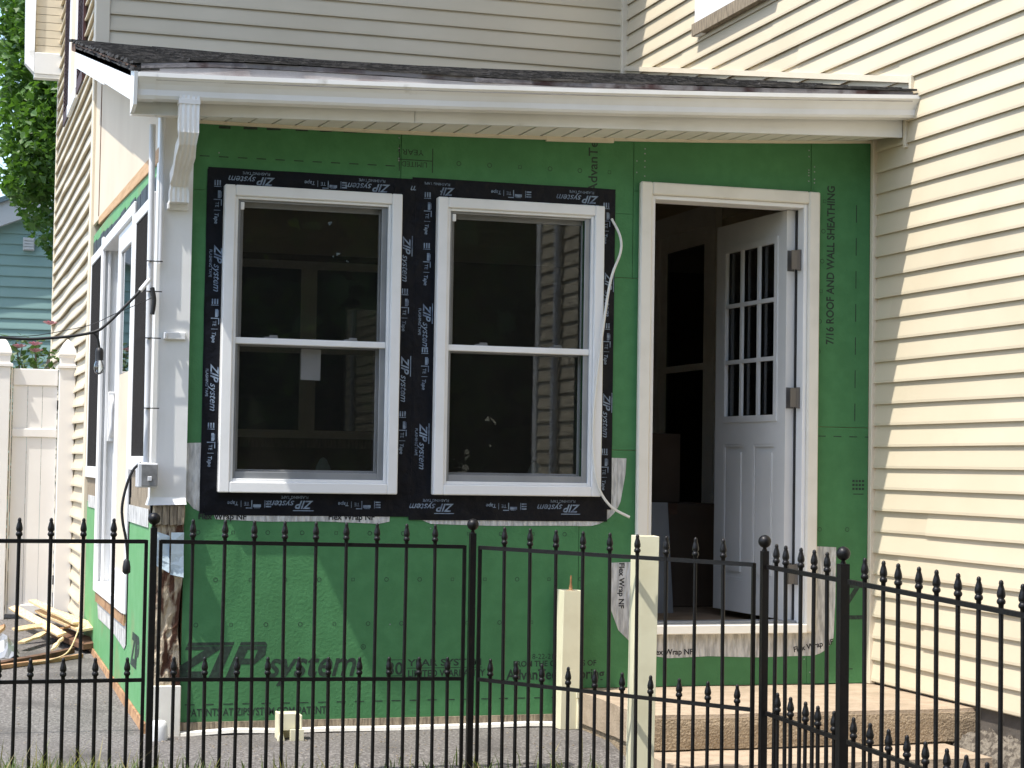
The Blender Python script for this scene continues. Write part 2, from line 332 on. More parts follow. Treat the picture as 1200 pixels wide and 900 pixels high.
# upstairs window on the wing wall (corner seen)
wf = MB().box(-0.05, -0.016, 2.13, 2.235, 3.76, 4.95).box(-0.05, -0.016, 1.15, 1.25, 3.76, 4.95).box(-0.052, -0.016, 1.251, 2.129, 3.84, 3.93).build('wing_window', 'white', house, 0.004)
MB().box(-0.062, -0.0165, 1.13, 2.25, 3.765, 3.838).build('window_sill', 'greywood', wf)
MB().box(-0.03, -0.02, 1.251, 2.129, 3.931, 4.94).build('pane', 'darkglass', wf)
MB().box(-0.045, -0.0165, 1.30, 1.36, 3.931, 4.94).box(-0.045, -0.0165, 2.03, 2.128, 3.931, 4.94).box(-0.045, -0.0165, 1.361, 2.029, 3.931, 4.02).build('sash', 'white', wf, 0.003)
# side wall window with maroon shutters
swf = MB().box(-3.476, -3.45, 4.98, 5.10, 3.70, 4.9).box(-3.476, -3.45, 5.62, 5.74, 3.70, 4.9).box(-3.482, -3.45, 4.97, 5.75, 3.64, 3.72).build('side_window', 'white', house, 0.004)
MB().box(-3.470, -3.455, 5.1, 5.62, 3.72, 4.9).build('pane', 'panel', swf)
for y0, y1 in ((4.42, 4.95), (5.78, 6.30)):
    sh = MB().box(-3.474, -3.455, y0, y0 + 0.06, 3.66, 4.9).box(-3.474, -3.455, y1 - 0.06, y1, 3.66, 4.9).box(-3.473, -3.455, y0 + 0.06, y1 - 0.06, 3.66, 3.74).build('shutter', 'maroon', house)
    mb = MB()
    for i in range(38):
        zz = 3.745 + i * 0.03
        mb.hexa([(-3.472, y0 + 0.06, zz), (-3.46, y0 + 0.06, zz + 0.012), (-3.46, y1 - 0.06, zz + 0.012), (-3.472, y1 - 0.06, zz), (-3.472, y0 + 0.06, zz + 0.008), (-3.46, y0 + 0.06, zz + 0.03), (-3.46, y1 - 0.06, zz + 0.03), (-3.472, y1 - 0.06, zz + 0.008)])
    mb.build('louvres', 'maroon', sh)
# boxed eave return at the far end of the side wall
ev = MB().box(-3.656, -3.44, 7.10, 7.22, 4.205, 4.375).build('eave_return', 'white', house, 0.004)
MB().box(-3.655, -3.441, 7.105, 7.20, 4.175, 4.203).build('return_drip', 'alu', ev)
for i in range(10):
    MB().box(-3.65, -3.445, 7.13, 7.20, 4.377 + i * 0.062, 4.377 + i * 0.062 + 0.058).build('return_board', 'cream', ev)
MB().hexa([(-3.725, 7.13, 4.29), (-3.657, 7.10, 4.215), (-3.657, 7.22, 4.215), (-3.725, 7.22, 4.29), (-3.735, 7.13, 5.0), (-3.652, 7.10, 5.0), (-3.652, 7.22, 5.0), (-3.735, 7.22, 5.0)]).build('return_fascia', 'alu', ev)
# roof overhang above the rear wall
MB().box(-4.2, -0.001, 2.98, 3.527, 5.25, 5.31).build('rear_soffit', 'soffit', house)
MB().hexa([(-4.25, 2.95, 5.32), (-0.001, 2.95, 5.32), (-0.001, 5.6, 6.8), (-4.25, 5.6, 6.8), (-4.25, 2.95, 5.4), (-0.001, 2.95, 5.4), (-0.001, 5.6, 6.9), (-4.25, 5.6, 6.9)]).build('rear_roof', 'shingle', house)
MB().hexa([(-0.25, -5.8, 5.55), (6.5, -5.8, 5.55), (6.5, 9.3, 5.55), (-0.25, 9.3, 5.55), (-0.25, -5.8, 5.6), (3.0, -5.8, 7.6), (3.0, 9.3, 7.6), (-0.25, 9.3, 5.6)]).build('wing_roof', 'shingle', house)
# electric service on the wing wall, out of frame but mirrored in the sunroom glass
MB().tube([(-0.05, -4.75, 0.3), (-0.05, -4.75, 3.6)], 0.03, 8).build('service_conduit', 'pvc', house)
# old windows and door inside the sunroom
for x0, x1 in ((-2.60, -2.16), (-2.06, -1.62)):
    ow = MB().box(x0 - 0.05, x0, 3.50, 3.536, 1.33, 2.44).box(x1, x1 + 0.05, 3.50, 3.536, 1.33, 2.44).box(x0, x1, 3.50, 3.536, 2.39, 2.44).box(x0, x1, 3.50, 3.536, 1.33, 1.38).box(x0, x1, 3.505, 3.536, 1.86, 1.90).build('old_window', 'primed', house)
    MB().box(x0, x1, 3.512, 3.52, 1.38, 1.86).build('pane', 'darkglass', ow); MB().box(x0, x1, 3.512, 3.52, 1.90, 2.39).build('pane', 'darkglass', ow)
MB().box(-3.37, -0.001, 3.538, 3.555, 0.42, 2.485).build('interior_panelling', 'intwall', house)
MB().box(-2.75, -1.50, 3.47, 3.535, 1.27, 1.328).build('window_stool', 'greywood', house)
od = MB().box(-0.06, -0.019, 1.85, 1.96, 0.43, 2.72).box(-0.06, -0.019, 2.75, 2.86, 0.43, 2.72).box(-0.06, -0.019, 1.96, 2.75, 2.60, 2.72).build('side_door_frame', 'primed', house)
MB().box(-0.045, -0.02, 1.961, 2.05, 0.43, 2.599).box(-0.045, -0.02, 2.66, 2.749, 0.43, 2.599).box(-0.045, -0.02, 2.05, 2.66, 2.50, 2.599).box(-0.045, -0.02, 2.05, 2.66, 0.43, 0.75).box(-0.045, -0.02, 2.05, 2.66, 1.76, 1.80).build('storm_door', 'primed', od)
MB().box(-0.035, -0.025, 2.05, 2.66, 0.75, 1.76).box(-0.035, -0.025, 2.05, 2.66, 1.80, 2.50).build('pane', 'darkglass', od)

# ================================================================== SUNROOM
XL = -3.44
sun = empty('sunroom', (-1.7, 0.0, 0.0), 'half built sunroom sheathed in green boards under a white gutter, beside the cream house', 'sunroom')
def fpanel(x0, x1, z0, z1, m='green'):
    return MB().box(x0, x1, 0.0, 0.012, z0, z1).build('sheathing_panel', m, sun)
P_tl = fpanel(-3.30, -2.3703, 2.36, 2.86)
P_tm = fpanel(-2.3677, -1.2563, 2.36, 2.88)
P_tr = fpanel(-1.2537, -0.3483, 2.47, 2.90)
P_r = fpanel(-0.3457, -0.033, 1.3907, 2.92)
P_rl = fpanel(-0.3457, -0.033, 0.168, 1.3883)
P_low = fpanel(-3.30, -1.50, 0.054, 1.06)
P_lo2 = fpanel(-1.4975, -1.19, 0.168, 1.2592)
fpanel(-1.1875, -0.3478, 0.168, 0.43)
fpanel(-1.42, -1.19, 1.2613, 2.0593); fpanel(-1.42, -1.2563, 2.0617, 2.3583); fpanel(-1.2537, -1.19, 2.0617, 2.4683)
fpanel(-3.30, -3.10, 1.0625, 2.3583); fpanel(-2.43, -2.14, 1.0625, 2.3583); fpanel(-1.4975, -1.4225, 1.2613, 2.3583)
# studs / inner skin
MB().box(-3.30, -3.12, 0.0125, 0.10, 0.05, 2.7).box(-2.41, -2.16, 0.0125, 0.10, 0.05, 2.7).box(-1.43, -1.19, 0.0125, 0.10, 0.05, 2.75).box(-0.355, -0.01, 0.0125, 0.10, 0.17, 2.8).box(-3.12, -2.41, 0.0125, 0.10, 0.05, 1.06).box(-2.16, -1.43, 0.0125, 0.10, 0.05, 1.06).box(-3.12, -1.19, 0.0125, 0.10, 2.37, 2.72).box(-1.19, -0.355, 0.0125, 0.10, 2.46, 2.8).box(-1.19, -0.355, 0.0125, 0.10, 0.05, 0.42).build('stud_wall', 'lumber', sun)
MB().box(-3.42, -0.001, 0.101, 3.53, 0.36, 0.43).build('floor', 'floor', sun)
# left wall
def lpanel(y0, y1, z0, z1, m='green_sunlit_dusty', zb=None):
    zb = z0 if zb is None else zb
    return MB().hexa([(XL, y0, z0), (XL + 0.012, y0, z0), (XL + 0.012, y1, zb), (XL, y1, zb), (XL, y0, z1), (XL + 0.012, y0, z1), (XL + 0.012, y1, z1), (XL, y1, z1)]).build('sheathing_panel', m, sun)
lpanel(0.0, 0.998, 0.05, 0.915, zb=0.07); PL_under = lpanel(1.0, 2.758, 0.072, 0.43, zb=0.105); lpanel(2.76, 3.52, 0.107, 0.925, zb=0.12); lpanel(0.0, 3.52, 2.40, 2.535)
MB().box(XL + 0.001, XL + 0.012, 0.061, 0.10, 0.92, 2.40).box(XL + 0.001, XL + 0.012, 0.90, 1.0, 1.0, 2.40).box(XL + 0.001, XL + 0.012, 2.74, 2.80, 0.93, 2.40).box(XL + 0.001, XL + 0.012, 3.58, 3.64, 0.93, 2.4).build('wall_tape', 'tape', sun)
MB().box(XL + 0.0015, XL + 0.03, 0.10, 0.94, 0.92, 1.16).build('bare_sheathing', 'greywood', sun); MB().box(XL + 0.0015, XL + 0.03, 2.78, 3.52, 0.93, 1.10).build('bare_sheathing', 'greywood', sun)
MB().box(XL - 0.005, XL - 0.001, 0.10, 0.94, 0.885, 0.965).build('flashing_strip', 'flex', sun); MB().box(XL - 0.005, XL - 0.001, 2.80, 3.40, 0.895, 0.965).build('flashing_strip', 'flex', sun)
MB().hexa([(XL - 0.008, 0.0, 2.468), (XL + 0.02, 0.0, 2.468), (XL + 0.02, 3.1, 2.557), (XL - 0.008, 3.1, 2.557), (XL - 0.008, 0.0, 2.535), (XL + 0.02, 0.0, 2.535), (XL + 0.02, 3.1, 2.600), (XL - 0.008, 3.1, 2.600)]).build('header_board', 'lumber', sun, 0.002)
mb = MB().hexa([(XL - 0.015, 0.05, 0.0), (XL + 0.02, 0.05, 0.0), (XL + 0.02, 3.5, 0.07), (XL - 0.015, 3.5, 0.07), (XL - 0.008, 0.05, 0.045), (XL + 0.02, 0.05, 0.05), (XL + 0.02, 3.5, 0.12), (XL - 0.008, 3.5, 0.12)]); mb.build('sill_board', 'sill', sun)
def rakez(y): return 2.845 + 0.226 * (y + 0.41)
MB().add([(XL - 0.004, 0.0, 2.536), (XL - 0.004, 3.527, 2.601), (XL - 0.004, 3.527, rakez(3.527) - 0.05), (XL - 0.004, 0.0, rakez(0) - 0.05), (XL + 0.012, 0.0, 2.536), (XL + 0.012, 3.527, 2.601), (XL + 0.012, 3.527, rakez(3.527) - 0.05), (XL + 0.012, 0.0, rakez(0) - 0.05)],
         [(0, 1, 2, 3), (7, 6, 5, 4), (0, 4, 5, 1), (1, 5, 6, 2), (2, 6, 7, 3), (3, 7, 4, 0)]).build('gable_panel', 'panel', sun)
MB().box(XL - 0.008, XL - 0.004, 3.12, 3.135, 2.61, 3.5).build('panel_seam', 'brownwood', sun)
mb = MB()                                         # black tape above the side windows
for i in range(14):
    y0 = 0.02 + i * 0.25; mb.box(XL - 0.003, XL - 0.0005, y0, y0 + 0.235, 2.352 + y0 * 0.014 + 0.008 * random.random(), 2.418 + y0 * 0.018 + 0.02 * random.random())
mb.build('flashing_tape', 'tape', sun)

# ---- roof
EZ = [(-3.7, 2.800), (-3.6, 2.806), (-3.35, 2.830), (-3.1, 2.842), (-2.56, 2.854), (-2.0, 2.858), (-1.48, 2.878), (-0.78, 2.910), (0.0, 2.950), (0.1, 2.955)]
def ez(x):                                                # the eave line sags towards the left
    for (a, za), (b, zb) in zip(EZ, EZ[1:]):
        if x <= b: return za + (zb - za) * max(0.0, (x - a)) / (b - a)
    return EZ[-1][1]
def rz(x, y):
    u = (x + 3.6) / 3.6; return ez(x) + (y + 0.43) / 3.98 * (3.728 + 0.06 * u * u - ez(x) - 0.02 * math.sin(math.pi * u))
mb = MB(); pts = []
rings = []
for i in range(13):
    x = -3.60 + 3.598 * i / 12; rings.append([(x, -0.42, rz(x, -0.42) - 0.06), (x, 3.553, rz(x, 3.553) - 0.06), (x, 3.553, rz(x, 3.553) - 0.012), (x, -0.42, rz(x, -0.42) - 0.012)])
mb.loft(rings).build('roof_deck', 'brownwood', sun)
mb = MB(); nx = 37
for c_ in range(29):
    y0 = -0.447 + c_ * 0.14; y1 = y0 + 0.17
    x = -3.612 + random.uniform(-0.008, 0.008)
    while x < -0.03:
        x1 = min(-0.025, x + random.uniform(0.22, 0.34)); a = 0.006 + random.uniform(-0.002, 0.004); yy = y0 + random.uniform(-0.004, 0.008)
        ye = min(y1, 3.53); lf = random.uniform(0, 0.003)
        if ye > yy:
            mb.hexa([(x, yy, rz(x, yy) + a - 0.006 + lf), (x1 - 0.004, yy, rz(x1, yy) + a - 0.006), (x1 - 0.004, ye, rz(x1, ye) - 0.008), (x, ye, rz(x, ye) - 0.008),
                     (x, yy, rz(x, yy) + a + 0.004 + lf), (x1 - 0.004, yy, rz(x1, yy) + a + 0.004), (x1 - 0.004, ye, rz(x1, ye) + 0.002), (x, ye, rz(x, ye) + 0.002)])
        x = x1
tag(mb.build('shingles', 'shingle', sun), kind='stuff')
# layered older shingle edge showing at the rake
mb = MB()
for l in range(3):
    for i in range(26):
        y0 = -0.44 + i * 0.14; x0 = -3.606 + 0.006 * l + random.uniform(-0.006, 0.006)
        mb.hexa([(x0, y0, rz(-3.6, y0) - 0.034 + l * 0.009), (-3.5, y0, rz(-3.5, y0) - 0.034 + l * 0.009), (-3.5, y0 + 0.138, rz(-3.5, y0 + 0.138) - 0.034 + l * 0.009), (x0, y0 + 0.138, rz(-3.6, y0 + 0.138) - 0.034 + l * 0.009),
                 (x0, y0, rz(-3.6, y0) - 0.027 + l * 0.009), (-3.5, y0, rz(-3.5, y0) - 0.027 + l * 0.009), (-3.5, y0 + 0.138, rz(-3.5, y0 + 0.138) - 0.027 + l * 0.009), (x0, y0 + 0.138, rz(-3.6, y0 + 0.138) - 0.027 + l * 0.009)])
tag(mb.build('shingle_edge', 'shingle', sun), kind='stuff')
# rake board, in two lengths
for y0, y1 in ((-0.294, 1.10), (1.103, 3.20)):
    h0, h1 = 0.125, 0.115
    MB().hexa([(-3.60, y0, rz(-3.6, y0) - 0.035 - h0), (-3.575, y0, rz(-3.6, y0) - 0.035 - h0), (-3.575, y1, rz(-3.6, y1) - 0.035 - h1), (-3.60, y1, rz(-3.6, y1) - 0.035 - h1),
               (-3.60, y0, rz(-3.6, y0) - 0.022), (-3.575, y0, rz(-3.6, y0) - 0.022), (-3.575, y1, rz(-3.6, y1) - 0.022), (-3.60, y1, rz(-3.6, y1) - 0.022)]).build('rake_board', 'alu', sun)
# rake soffit
MB().hexa([(-3.575, -0.30, rz(-3.5, -0.30) - 0.13), (XL - 0.005, -0.30, rz(-3.5, -0.30) - 0.13), (XL - 0.005, 3.2, rz(-3.5, 3.2) - 0.13), (-3.575, 3.2, rz(-3.5, 3.2) - 0.13), (-3.575, -0.30, rz(-3.5, -0.30) - 0.12), (XL - 0.005, -0.30, rz(-3.5, -0.30) - 0.12), (XL - 0.005, 3.2, rz(-3.5, 3.2) - 0.12), (-3.575, 3.2, rz(-3.5, 3.2) - 0.12)]).build('rake_soffit', 'soffit', sun)
# fascia, soffit
def fz(x): return 2.617 + (x + 3.56) * 0.0377       # fascia bottom
def gtop(x):
    u = (x + 3.3) / 3.3; return 2.655 + 0.011 * u + 0.11 * u * u   # where the green wall meets the soffit
for x0, x1 in ((-3.60, -2.387), (-2.384, -0.03)):
    MB().hexa([(x0, -0.312, fz(x0)), (x1, -0.312, fz(x1)), (x1, -0.295, fz(x1)), (x0, -0.295, fz(x0)), (x0, -0.312, ez(x0) - 0.03), (x1, -0.312, ez(x1) - 0.03), (x1, -0.295, ez(x1) - 0.03), (x0, -0.295, ez(x0) - 0.03)]).build('fascia_board', 'alu', sun)
MB().hexa([(-3.602, -0.425, fz(-3.6) + 0.02), (-3.587, -0.425, fz(-3.6) + 0.02), (-3.587, -0.296, fz(-3.6)), (-3.602, -0.296, fz(-3.6)), (-3.602, -0.445, rz(-3.6, -0.445) - 0.033), (-3.587, -0.445, rz(-3.6, -0.445) - 0.033), (-3.587, -0.296, rz(-3.6, -0.296) - 0.033), (-3.602, -0.296, rz(-3.6, -0.296) - 0.033)]).build('eave_end_plate', 'alu', sun)
x = -3.575
while x < -0.06:
    x1 = min(-0.035, x + 0.1035)
    def sz(xx, y): return fz(xx) + 0.004 + (y + 0.294) / 0.293 * (gtop(xx) + 0.004 - fz(xx))
    MB().hexa([(x, -0.294, sz(x, -0.294)), (x1 - 0.010, -0.294, sz(x1, -0.294)), (x1 - 0.010, -0.001, sz(x1, -0.001)), (x, -0.001, sz(x, -0.001)),
               (x, -0.294, sz(x, -0.294) + 0.008), (x1 - 0.010, -0.294, sz(x1, -0.294) + 0.008), (x1 - 0.010, -0.001, sz(x1, -0.001) + 0.008), (x, -0.001, sz(x, -0.001) + 0.008)]).build('soffit_panel', 'soffit', sun)
    x = x1
MB().hexa([(-3.57, -0.29, fz(-3.57) + 0.03), (-0.04, -0.29, fz(-0.04) + 0.03), (-0.04, 0.0, gtop(-0.04) + 0.035), (-3.57, 0.0, gtop(-3.57) + 0.035), (-3.57, -0.29, fz(-3.57) + 0.034), (-0.04, -0.29, fz(-0.04) + 0.034), (-0.04, 0.0, gtop(-0.04) + 0.039), (-3.57, 0.0, gtop(-3.57) + 0.039)]).build('soffit_backing', 'brownwood', sun)
for x0, x1, d in ((-3.30, -1.69, -0.003), (-1.689, -1.36, -0.010), (-1.358, -0.033, 0.0)):
    rings = []
    for i in range(7):
        x = x0 + (x1 - x0) * i / 6; rings.append([(x, -0.016, gtop(x) - 0.004 + d), (x, -0.001, gtop(x) - 0.004 + d), (x, -0.001, gtop(x) + 0.008), (x, -0.016, gtop(x) + 0.008)])
    MB().loft(rings).build('soffit_trim', 'cream', sun)
# drip edge
mb = MB()
def gzt(x):
    u = (x + 3.583) / 3.577; return 2.767 + 0.10 * u + 0.062 * u * u   # gutter top
rings = []
for i in range(25):
    x = -3.575 + i * (3.53 / 24); j = 0.004 * noise.noise(Vector((x * 6, 0, 0)))
    rings.append([(x, -0.441 + j, ez(x) - 0.024 + j), (x, -0.405, ez(x) - 0.024), (x, -0.405, ez(x) - 0.004), (x, -0.441 + j, ez(x) - 0.004 + j)])
mb.loft(rings).build('drip_edge', 'drip', sun)
rings = []
for i in range(13):
    x = -3.575 + i * (3.53 / 12); rings.append([(x, -0.438, gzt(x) - 0.03), (x, -0.406, gzt(x) - 0.03), (x, -0.406, ez(x) - 0.026), (x, -0.438, ez(x) - 0.026)])
MB().loft(rings).build('gutter_apron', 'apron', sun)
# gutter (K profile), two lengths
prof = [(-0.313, 0.0), (-0.384, 0.0), (-0.392, 0.012), (-0.393, 0.035), (-0.405, 0.056), (-0.420, 0.075), (-0.428, 0.082), (-0.428, 0.100), (-0.420, 0.100), (-0.419, 0.084), (-0.398, 0.058), (-0.387, 0.037), (-0.386, 0.014), (-0.380, 0.006), (-0.319, 0.006), (-0.319, 0.093), (-0.313, 0.093)]
gut = None
for x0, x1, g in ((-3.583, -3.512, 0.003), (-3.514, -3.232, 0.0), (-3.233, -0.008, -0.0008)):
    n = max(2, int((x1 - x0) / 0.3)); rings = []
    for i in range(n + 1):
        x = x0 + (x1 - x0) * i / n; w_ = 0.0025 * noise.noise(Vector((x * 2.3, 4, 0)))
        rings.append([(x, -0.02 + p + (-g if p < -0.35 else 0) + w_ * (p < -0.35), gzt(x) - 0.1 + q - (g if q < 0.01 else 0) + w_) for p, q in prof])
    gut = MB().loft(rings).build('gutter', 'alu', sun)
for x in (-3.586, -0.008):
    MB().add([(x + e, -0.02 + p, gzt(x) - 0.1 + q) for e in (0.0, 0.003) for p, q in prof[:8] + [(-0.313, 0.100)]], [tuple(range(9)), tuple(range(17, 8, -1))] + [(i, (i + 1) % 9, 9 + (i + 1) % 9, 9 + i) for i in range(9)]).build('gutter_end_cap', 'alu', sun)
# downspout: ribbed, elbowing back to the corner
def dsp():
    path = [(-0.385, 2.69), (-0.385, 2.60), (-0.383, 2.545), (-0.36, 2.51), (-0.30, 2.475), (-0.17, 2.415), (-0.11, 2.385), (-0.088, 2.36), (-0.085, 2.33), (-0.085, 2.285)]
    rings = []
    for i, (y, z) in enumerate(path):
        a = path[max(0, i - 1)]; b = path[min(len(path) - 1, i + 1)]; d = Vector((0, b[0] - a[0], b[1] - a[1])).normalized()
        nrm = Vector((0, d.z, -d.y))                    # in-plane normal
        ring = []; W, Dp = 0.041, 0.031; k = 0.86 if i in (3, 5, 7) else 1.0; xc = -3.371 + 0.004 * i / 9
        cs = []
        for t in range(9): cs.append((-W + 2 * W * t / 8, -Dp + (0.004 if t % 2 else 0)))
        for t in range(7): cs.append((W - (0.004 if t % 2 else 0), -Dp + 2 * Dp * t / 6))
        for t in range(9): cs.append((W - 2 * W * t / 8, Dp - (0.004 if t % 2 else 0)))
        for t in range(7): cs.append((-W + (0.004 if t % 2 else 0), Dp - 2 * Dp * t / 6))
        for cx, cy in cs: ring.append(Vector((xc + cx * k, y, z)) + nrm * (cy * k))
        rings.append(ring)
    return rings
ds = MB().loft(dsp()).build('downspout', 'alu', sun)
MB().box(-3.415, -3.327, -0.418, -0.352, 2.655, 2.675).build('downspout_collar', 'alu', ds)
# ---- corner cover and the rotten post below it
MB().add([(-3.452, -0.03, 1.02), (-3.30, -0.03, 1.02), (-3.30, 0.06, 1.02), (-3.452, 0.06, 1.02), (-3.446, -0.03, 2.72), (-3.30, -0.03, 2.72), (-3.30, 0.06, 2.72), (-3.446, 0.06, 2.72), (-3.462, -0.05, 0.985), (-3.298, -0.045, 0.99), (-3.298, 0.06, 0.99), (-3.462, 0.06, 0.985)],
         [(4, 5, 6, 7), (0, 1, 5, 4), (1, 2, 6, 5), (2, 3, 7, 6), (3, 0, 4, 7), (8, 9, 1, 0), (9, 10, 2, 1), (10, 11, 3, 2), (11, 8, 0, 3), (11, 10, 9, 8)]).build('corner_cover', 'alu', sun)
for z in (1.715, 2.275):
    MB().box(-3.412, -3.318, -0.046, -0.031, z - 0.016, z + 0.016).box(-3.412, -3.400, -0.062, -0.046, z - 0.016, z + 0.012).build('downspout_strap', 'white', sun, 0.003)
mb = MB(); nxp, nzp = 7, 34; rings = []
for i in range(nzp + 1):
    z = 0.20 + 0.79 * i / nzp; ring = []
    for sx, sy in [(-1, -1), (-.6, -1), (-.2, -1), (.2, -1), (.6, -1), (1, -1), (1, 0), (1, 1), (-1, 1), (-1, 0)]:
        px = -3.366 + sx * 0.062; py = 0.03 + sy * 0.055
        n_ = noise.fractal(Vector((px * 22, py * 22, z * 7)), 1.0, 2.0, 4); rot_ = max(0, 1 - abs(z - 0.42) / 0.28)
        ring.append((px + 0.006 * n_ + (-0.012 * rot_ * (sx > 0)), py + abs(n_) * (0.008 + 0.035 * rot_) * (sy < 0), z))
    rings.append(ring)
mb.loft(rings).build('rotten_post', 'rotwood', sun)
mb = MB()
for i in range(4):
    x0 = -3.43 + i * 0.032; mb.hexa([(x0, -0.037, 0.90), (x0 + 0.028, -0.037, 0.905), (x0 + 0.028, -0.02, 0.905), (x0, -0.02, 0.90), (x0, -0.037, 0.985), (x0 + 0.028, -0.037, 0.985), (x0 + 0.028, -0.02, 0.985), (x0, -0.02, 0.985)])
mb.build('splintered_board', 'greywood', sun)
for i, (xa, xb, za, zb) in enumerate(((-3.425, -3.366, 0.71, 0.855), (-3.36, -3.305, 0.69, 0.87))):
    mb = MB(); rings = []
    for j in range(5):
        t = j / 4; z = za + (zb - za) * t
        rings.append([(xa, -0.043 - 0.012 * math.sin(3 * t), z + 0.02 * (i == 0)), (xb, -0.047 - 0.01 * math.cos(4 * t), z - 0.012 * (1 - t)), (xb, -0.043 - 0.01 * math.cos(4 * t), z - 0.012 * (1 - t)), (xa, -0.039 - 0.012 * math.sin(3 * t), z + 0.02 * (i == 0))])
    mb.loft(rings).build('membrane_patch', 'bluetape', sun)
MB().box(-3.425, -3.302, -0.04, 0.06, -0.03, 0.215).build('post_base_board', 'primed', sun, 0.003)
MB().rev([(0.036, -0.03), (0.042, 0.0), (0.040, 0.055), (0.034, 0.075), (0.028, 0.078)], 14, (-3.405, -0.12, 0.0)).build('drain_boot', 'white', sun)
# starter strip lying along the wall base
mb = MB(); 
for i in range(8):
    x0 = -3.30 + i * 0.222; x1 = x0 + 0.2215
    def gb(x): return gz(x, -0.03) + 0.003 + 0.012 * noise.noise(Vector((x * 5, 0, 0)))
    mb.hexa([(x0, -0.045, gb(x0)), (x1, -0.045, gb(x1)), (x1, -0.012, gb(x1)), (x0, -0.012, gb(x0)), (x0, -0.042, gb(x0) + 0.014), (x1, -0.042, gb(x1) + 0.014), (x1, -0.014, gb(x1) + 0.019), (x0, -0.014, gb(x0) + 0.019)])
mb.build('starter_strip', 'primed', sun)
MB().box(-3.30, -1.52, -0.011, 0.02, -0.05, 0.053).build('base_board', 'greywood', sun)

# ---- tape, flashing and print
def tape(x0, x1, z0, z1, y=-0.0022):
    n = max(1, int(max(x1 - x0, z1 - z0) / 0.12)); mb = MB(); rings = []
    for i in range(n + 1):
        t = i / n
        if x1 - x0 > z1 - z0:
            x = x0 + (x1 - x0) * t; e = 0.003 * noise.noise(Vector((x * 7, z0, 1))); rings.append([(x, y, z0 + e), (x, y, z1 + e * 0.6), (x, -0.0003, z1 + e * 0.6), (x, -0.0003, z0 + e)])
        else:
            z = z0 + (z1 - z0) * t; e = 0.003 * noise.noise(Vector((z * 7, x0, 2))); rings.append([(x0 + e, y, z), (x1 + e * 0.6, y, z), (x1 + e * 0.6, -0.0003, z), (x0 + e, -0.0003, z)])
    return mb.loft(rings).build('flashing_tape', 'tape', sun)
T_top1 = tape(-3.232, -2.30, 2.36, 2.462, -0.0022)
T_top2 = tape(-2.315, -1.345, 2.362, 2.470, -0.0040)
T_l = tape(-3.236, -3.145, 0.952, 2.452, -0.0034)
T_m1 = tape(-2.395, -2.295, 0.945, 2.44, -0.0052)
T_m2 = tape(-2.298, -2.185, 0.945, 2.44, -0.0064)
T_r = tape(-1.435, -1.345, 0.985, 2.45, -0.0052)
T_b1 = tape(-3.215, -2.31, 0.944, 1.062, -0.0046)
T_b2 = tape(-2.305, -1.365, 0.930, 1.062, -0.0058)
def logo():
    f = Flat(); e = f.text('ZIP', 0, 0, 0.050, 0.35, 0.0010); e2 = f.text('system', e + 0.001, 0, 0.043, 0.35, 0.0003); f.rect(-0.004, e + 0.008, 0.041, 0.0445, 0.001)
    f.text('FLASHING TAPE', 0.020, -0.021, 0.017, 0, 0.0001); return f
def motif():
    f = Flat(); f.rect(0, 0.034, 0.012, 0.024); f.rect(0.004, 0.030, 0.026, 0.028); f.rect(0.038, 0.042, -0.006, 0.024); f.rect(0.038, 0.066, 0.026, 0.030)
    f.text('TE', 0.05, 0.002, 0.022); f.rect(0.086, 0.088, -0.004, 0.024); f.text('Tape', 0.098, 0.0, 0.024, 0.15, 0.0004)
    for i in range(3): f.rect(-0.045, -0.022, -0.004 + 0.011 * i, 0.002 + 0.011 * i)
    f.rect(-0.019, -0.016, -0.006, 0.026); return f
LOGO, MOTIF = logo(), motif()
def print_on(parent, items, y, m='tapeink'):
    for f, x, z, ang in items:
        c, s_ = math.cos(R(ang)), math.sin(R(ang)); tag(f.place(MB(), (x, y, z), (c, 0, s_), (-s_, 0, c)).build('lettering', m, parent, recalc=False), kind='stuff')
print_on(T_top1, [(LOGO, -2.94, 2.428, 180), (MOTIF, -2.66, 2.425, 180), (LOGO, -2.42, 2.428, 180)], -0.0040)
print_on(T_top2, [(LOGO, -2.12, 2.430, 180), (MOTIF, -1.80, 2.432, 180), (LOGO, -1.43, 2.432, 180)], -0.0054)
print_on(T_l, [(MOTIF, -3.20, 2.36, 270), (LOGO, -3.198, 2.12, 270), (MOTIF, -3.20, 1.84, 270), (LOGO, -3.202, 1.60, 270), (MOTIF, -3.205, 1.30, 270)], -0.0050)
print_on(T_m1, [(LOGO, -2.355, 2.20, 270), (MOTIF, -2.352, 1.92, 270), (LOGO, -2.352, 1.66, 270), (MOTIF, -2.352, 1.37, 270)], -0.0068)
print_on(T_m2, [(MOTIF, -2.255, 2.36, 270), (MOTIF, -2.255, 2.13, 270), (LOGO, -2.256, 1.90, 270), (MOTIF, -2.255, 1.66, 270), (LOGO, -2.262, 1.36, 270)], -0.0080)
print_on(T_r, [(MOTIF, -1.40, 2.36, 270), (LOGO, -1.392, 2.08, 270), (MOTIF, -1.39, 1.80, 270), (LOGO, -1.392, 1.52, 270), (MOTIF, -1.392, 1.22, 270)], -0.0068)
print_on(T_b1, [(MOTIF, -2.97, 1.005, 180), (LOGO, -2.74, 1.010, 180), (MOTIF, -2.48, 1.006, 180)], -0.0064)
print_on(T_b2, [(LOGO, -2.10, 1.003, 180), (MOTIF, -1.80, 1.005, 180), (LOGO, -1.50, 1.005, 180)], -0.0076)
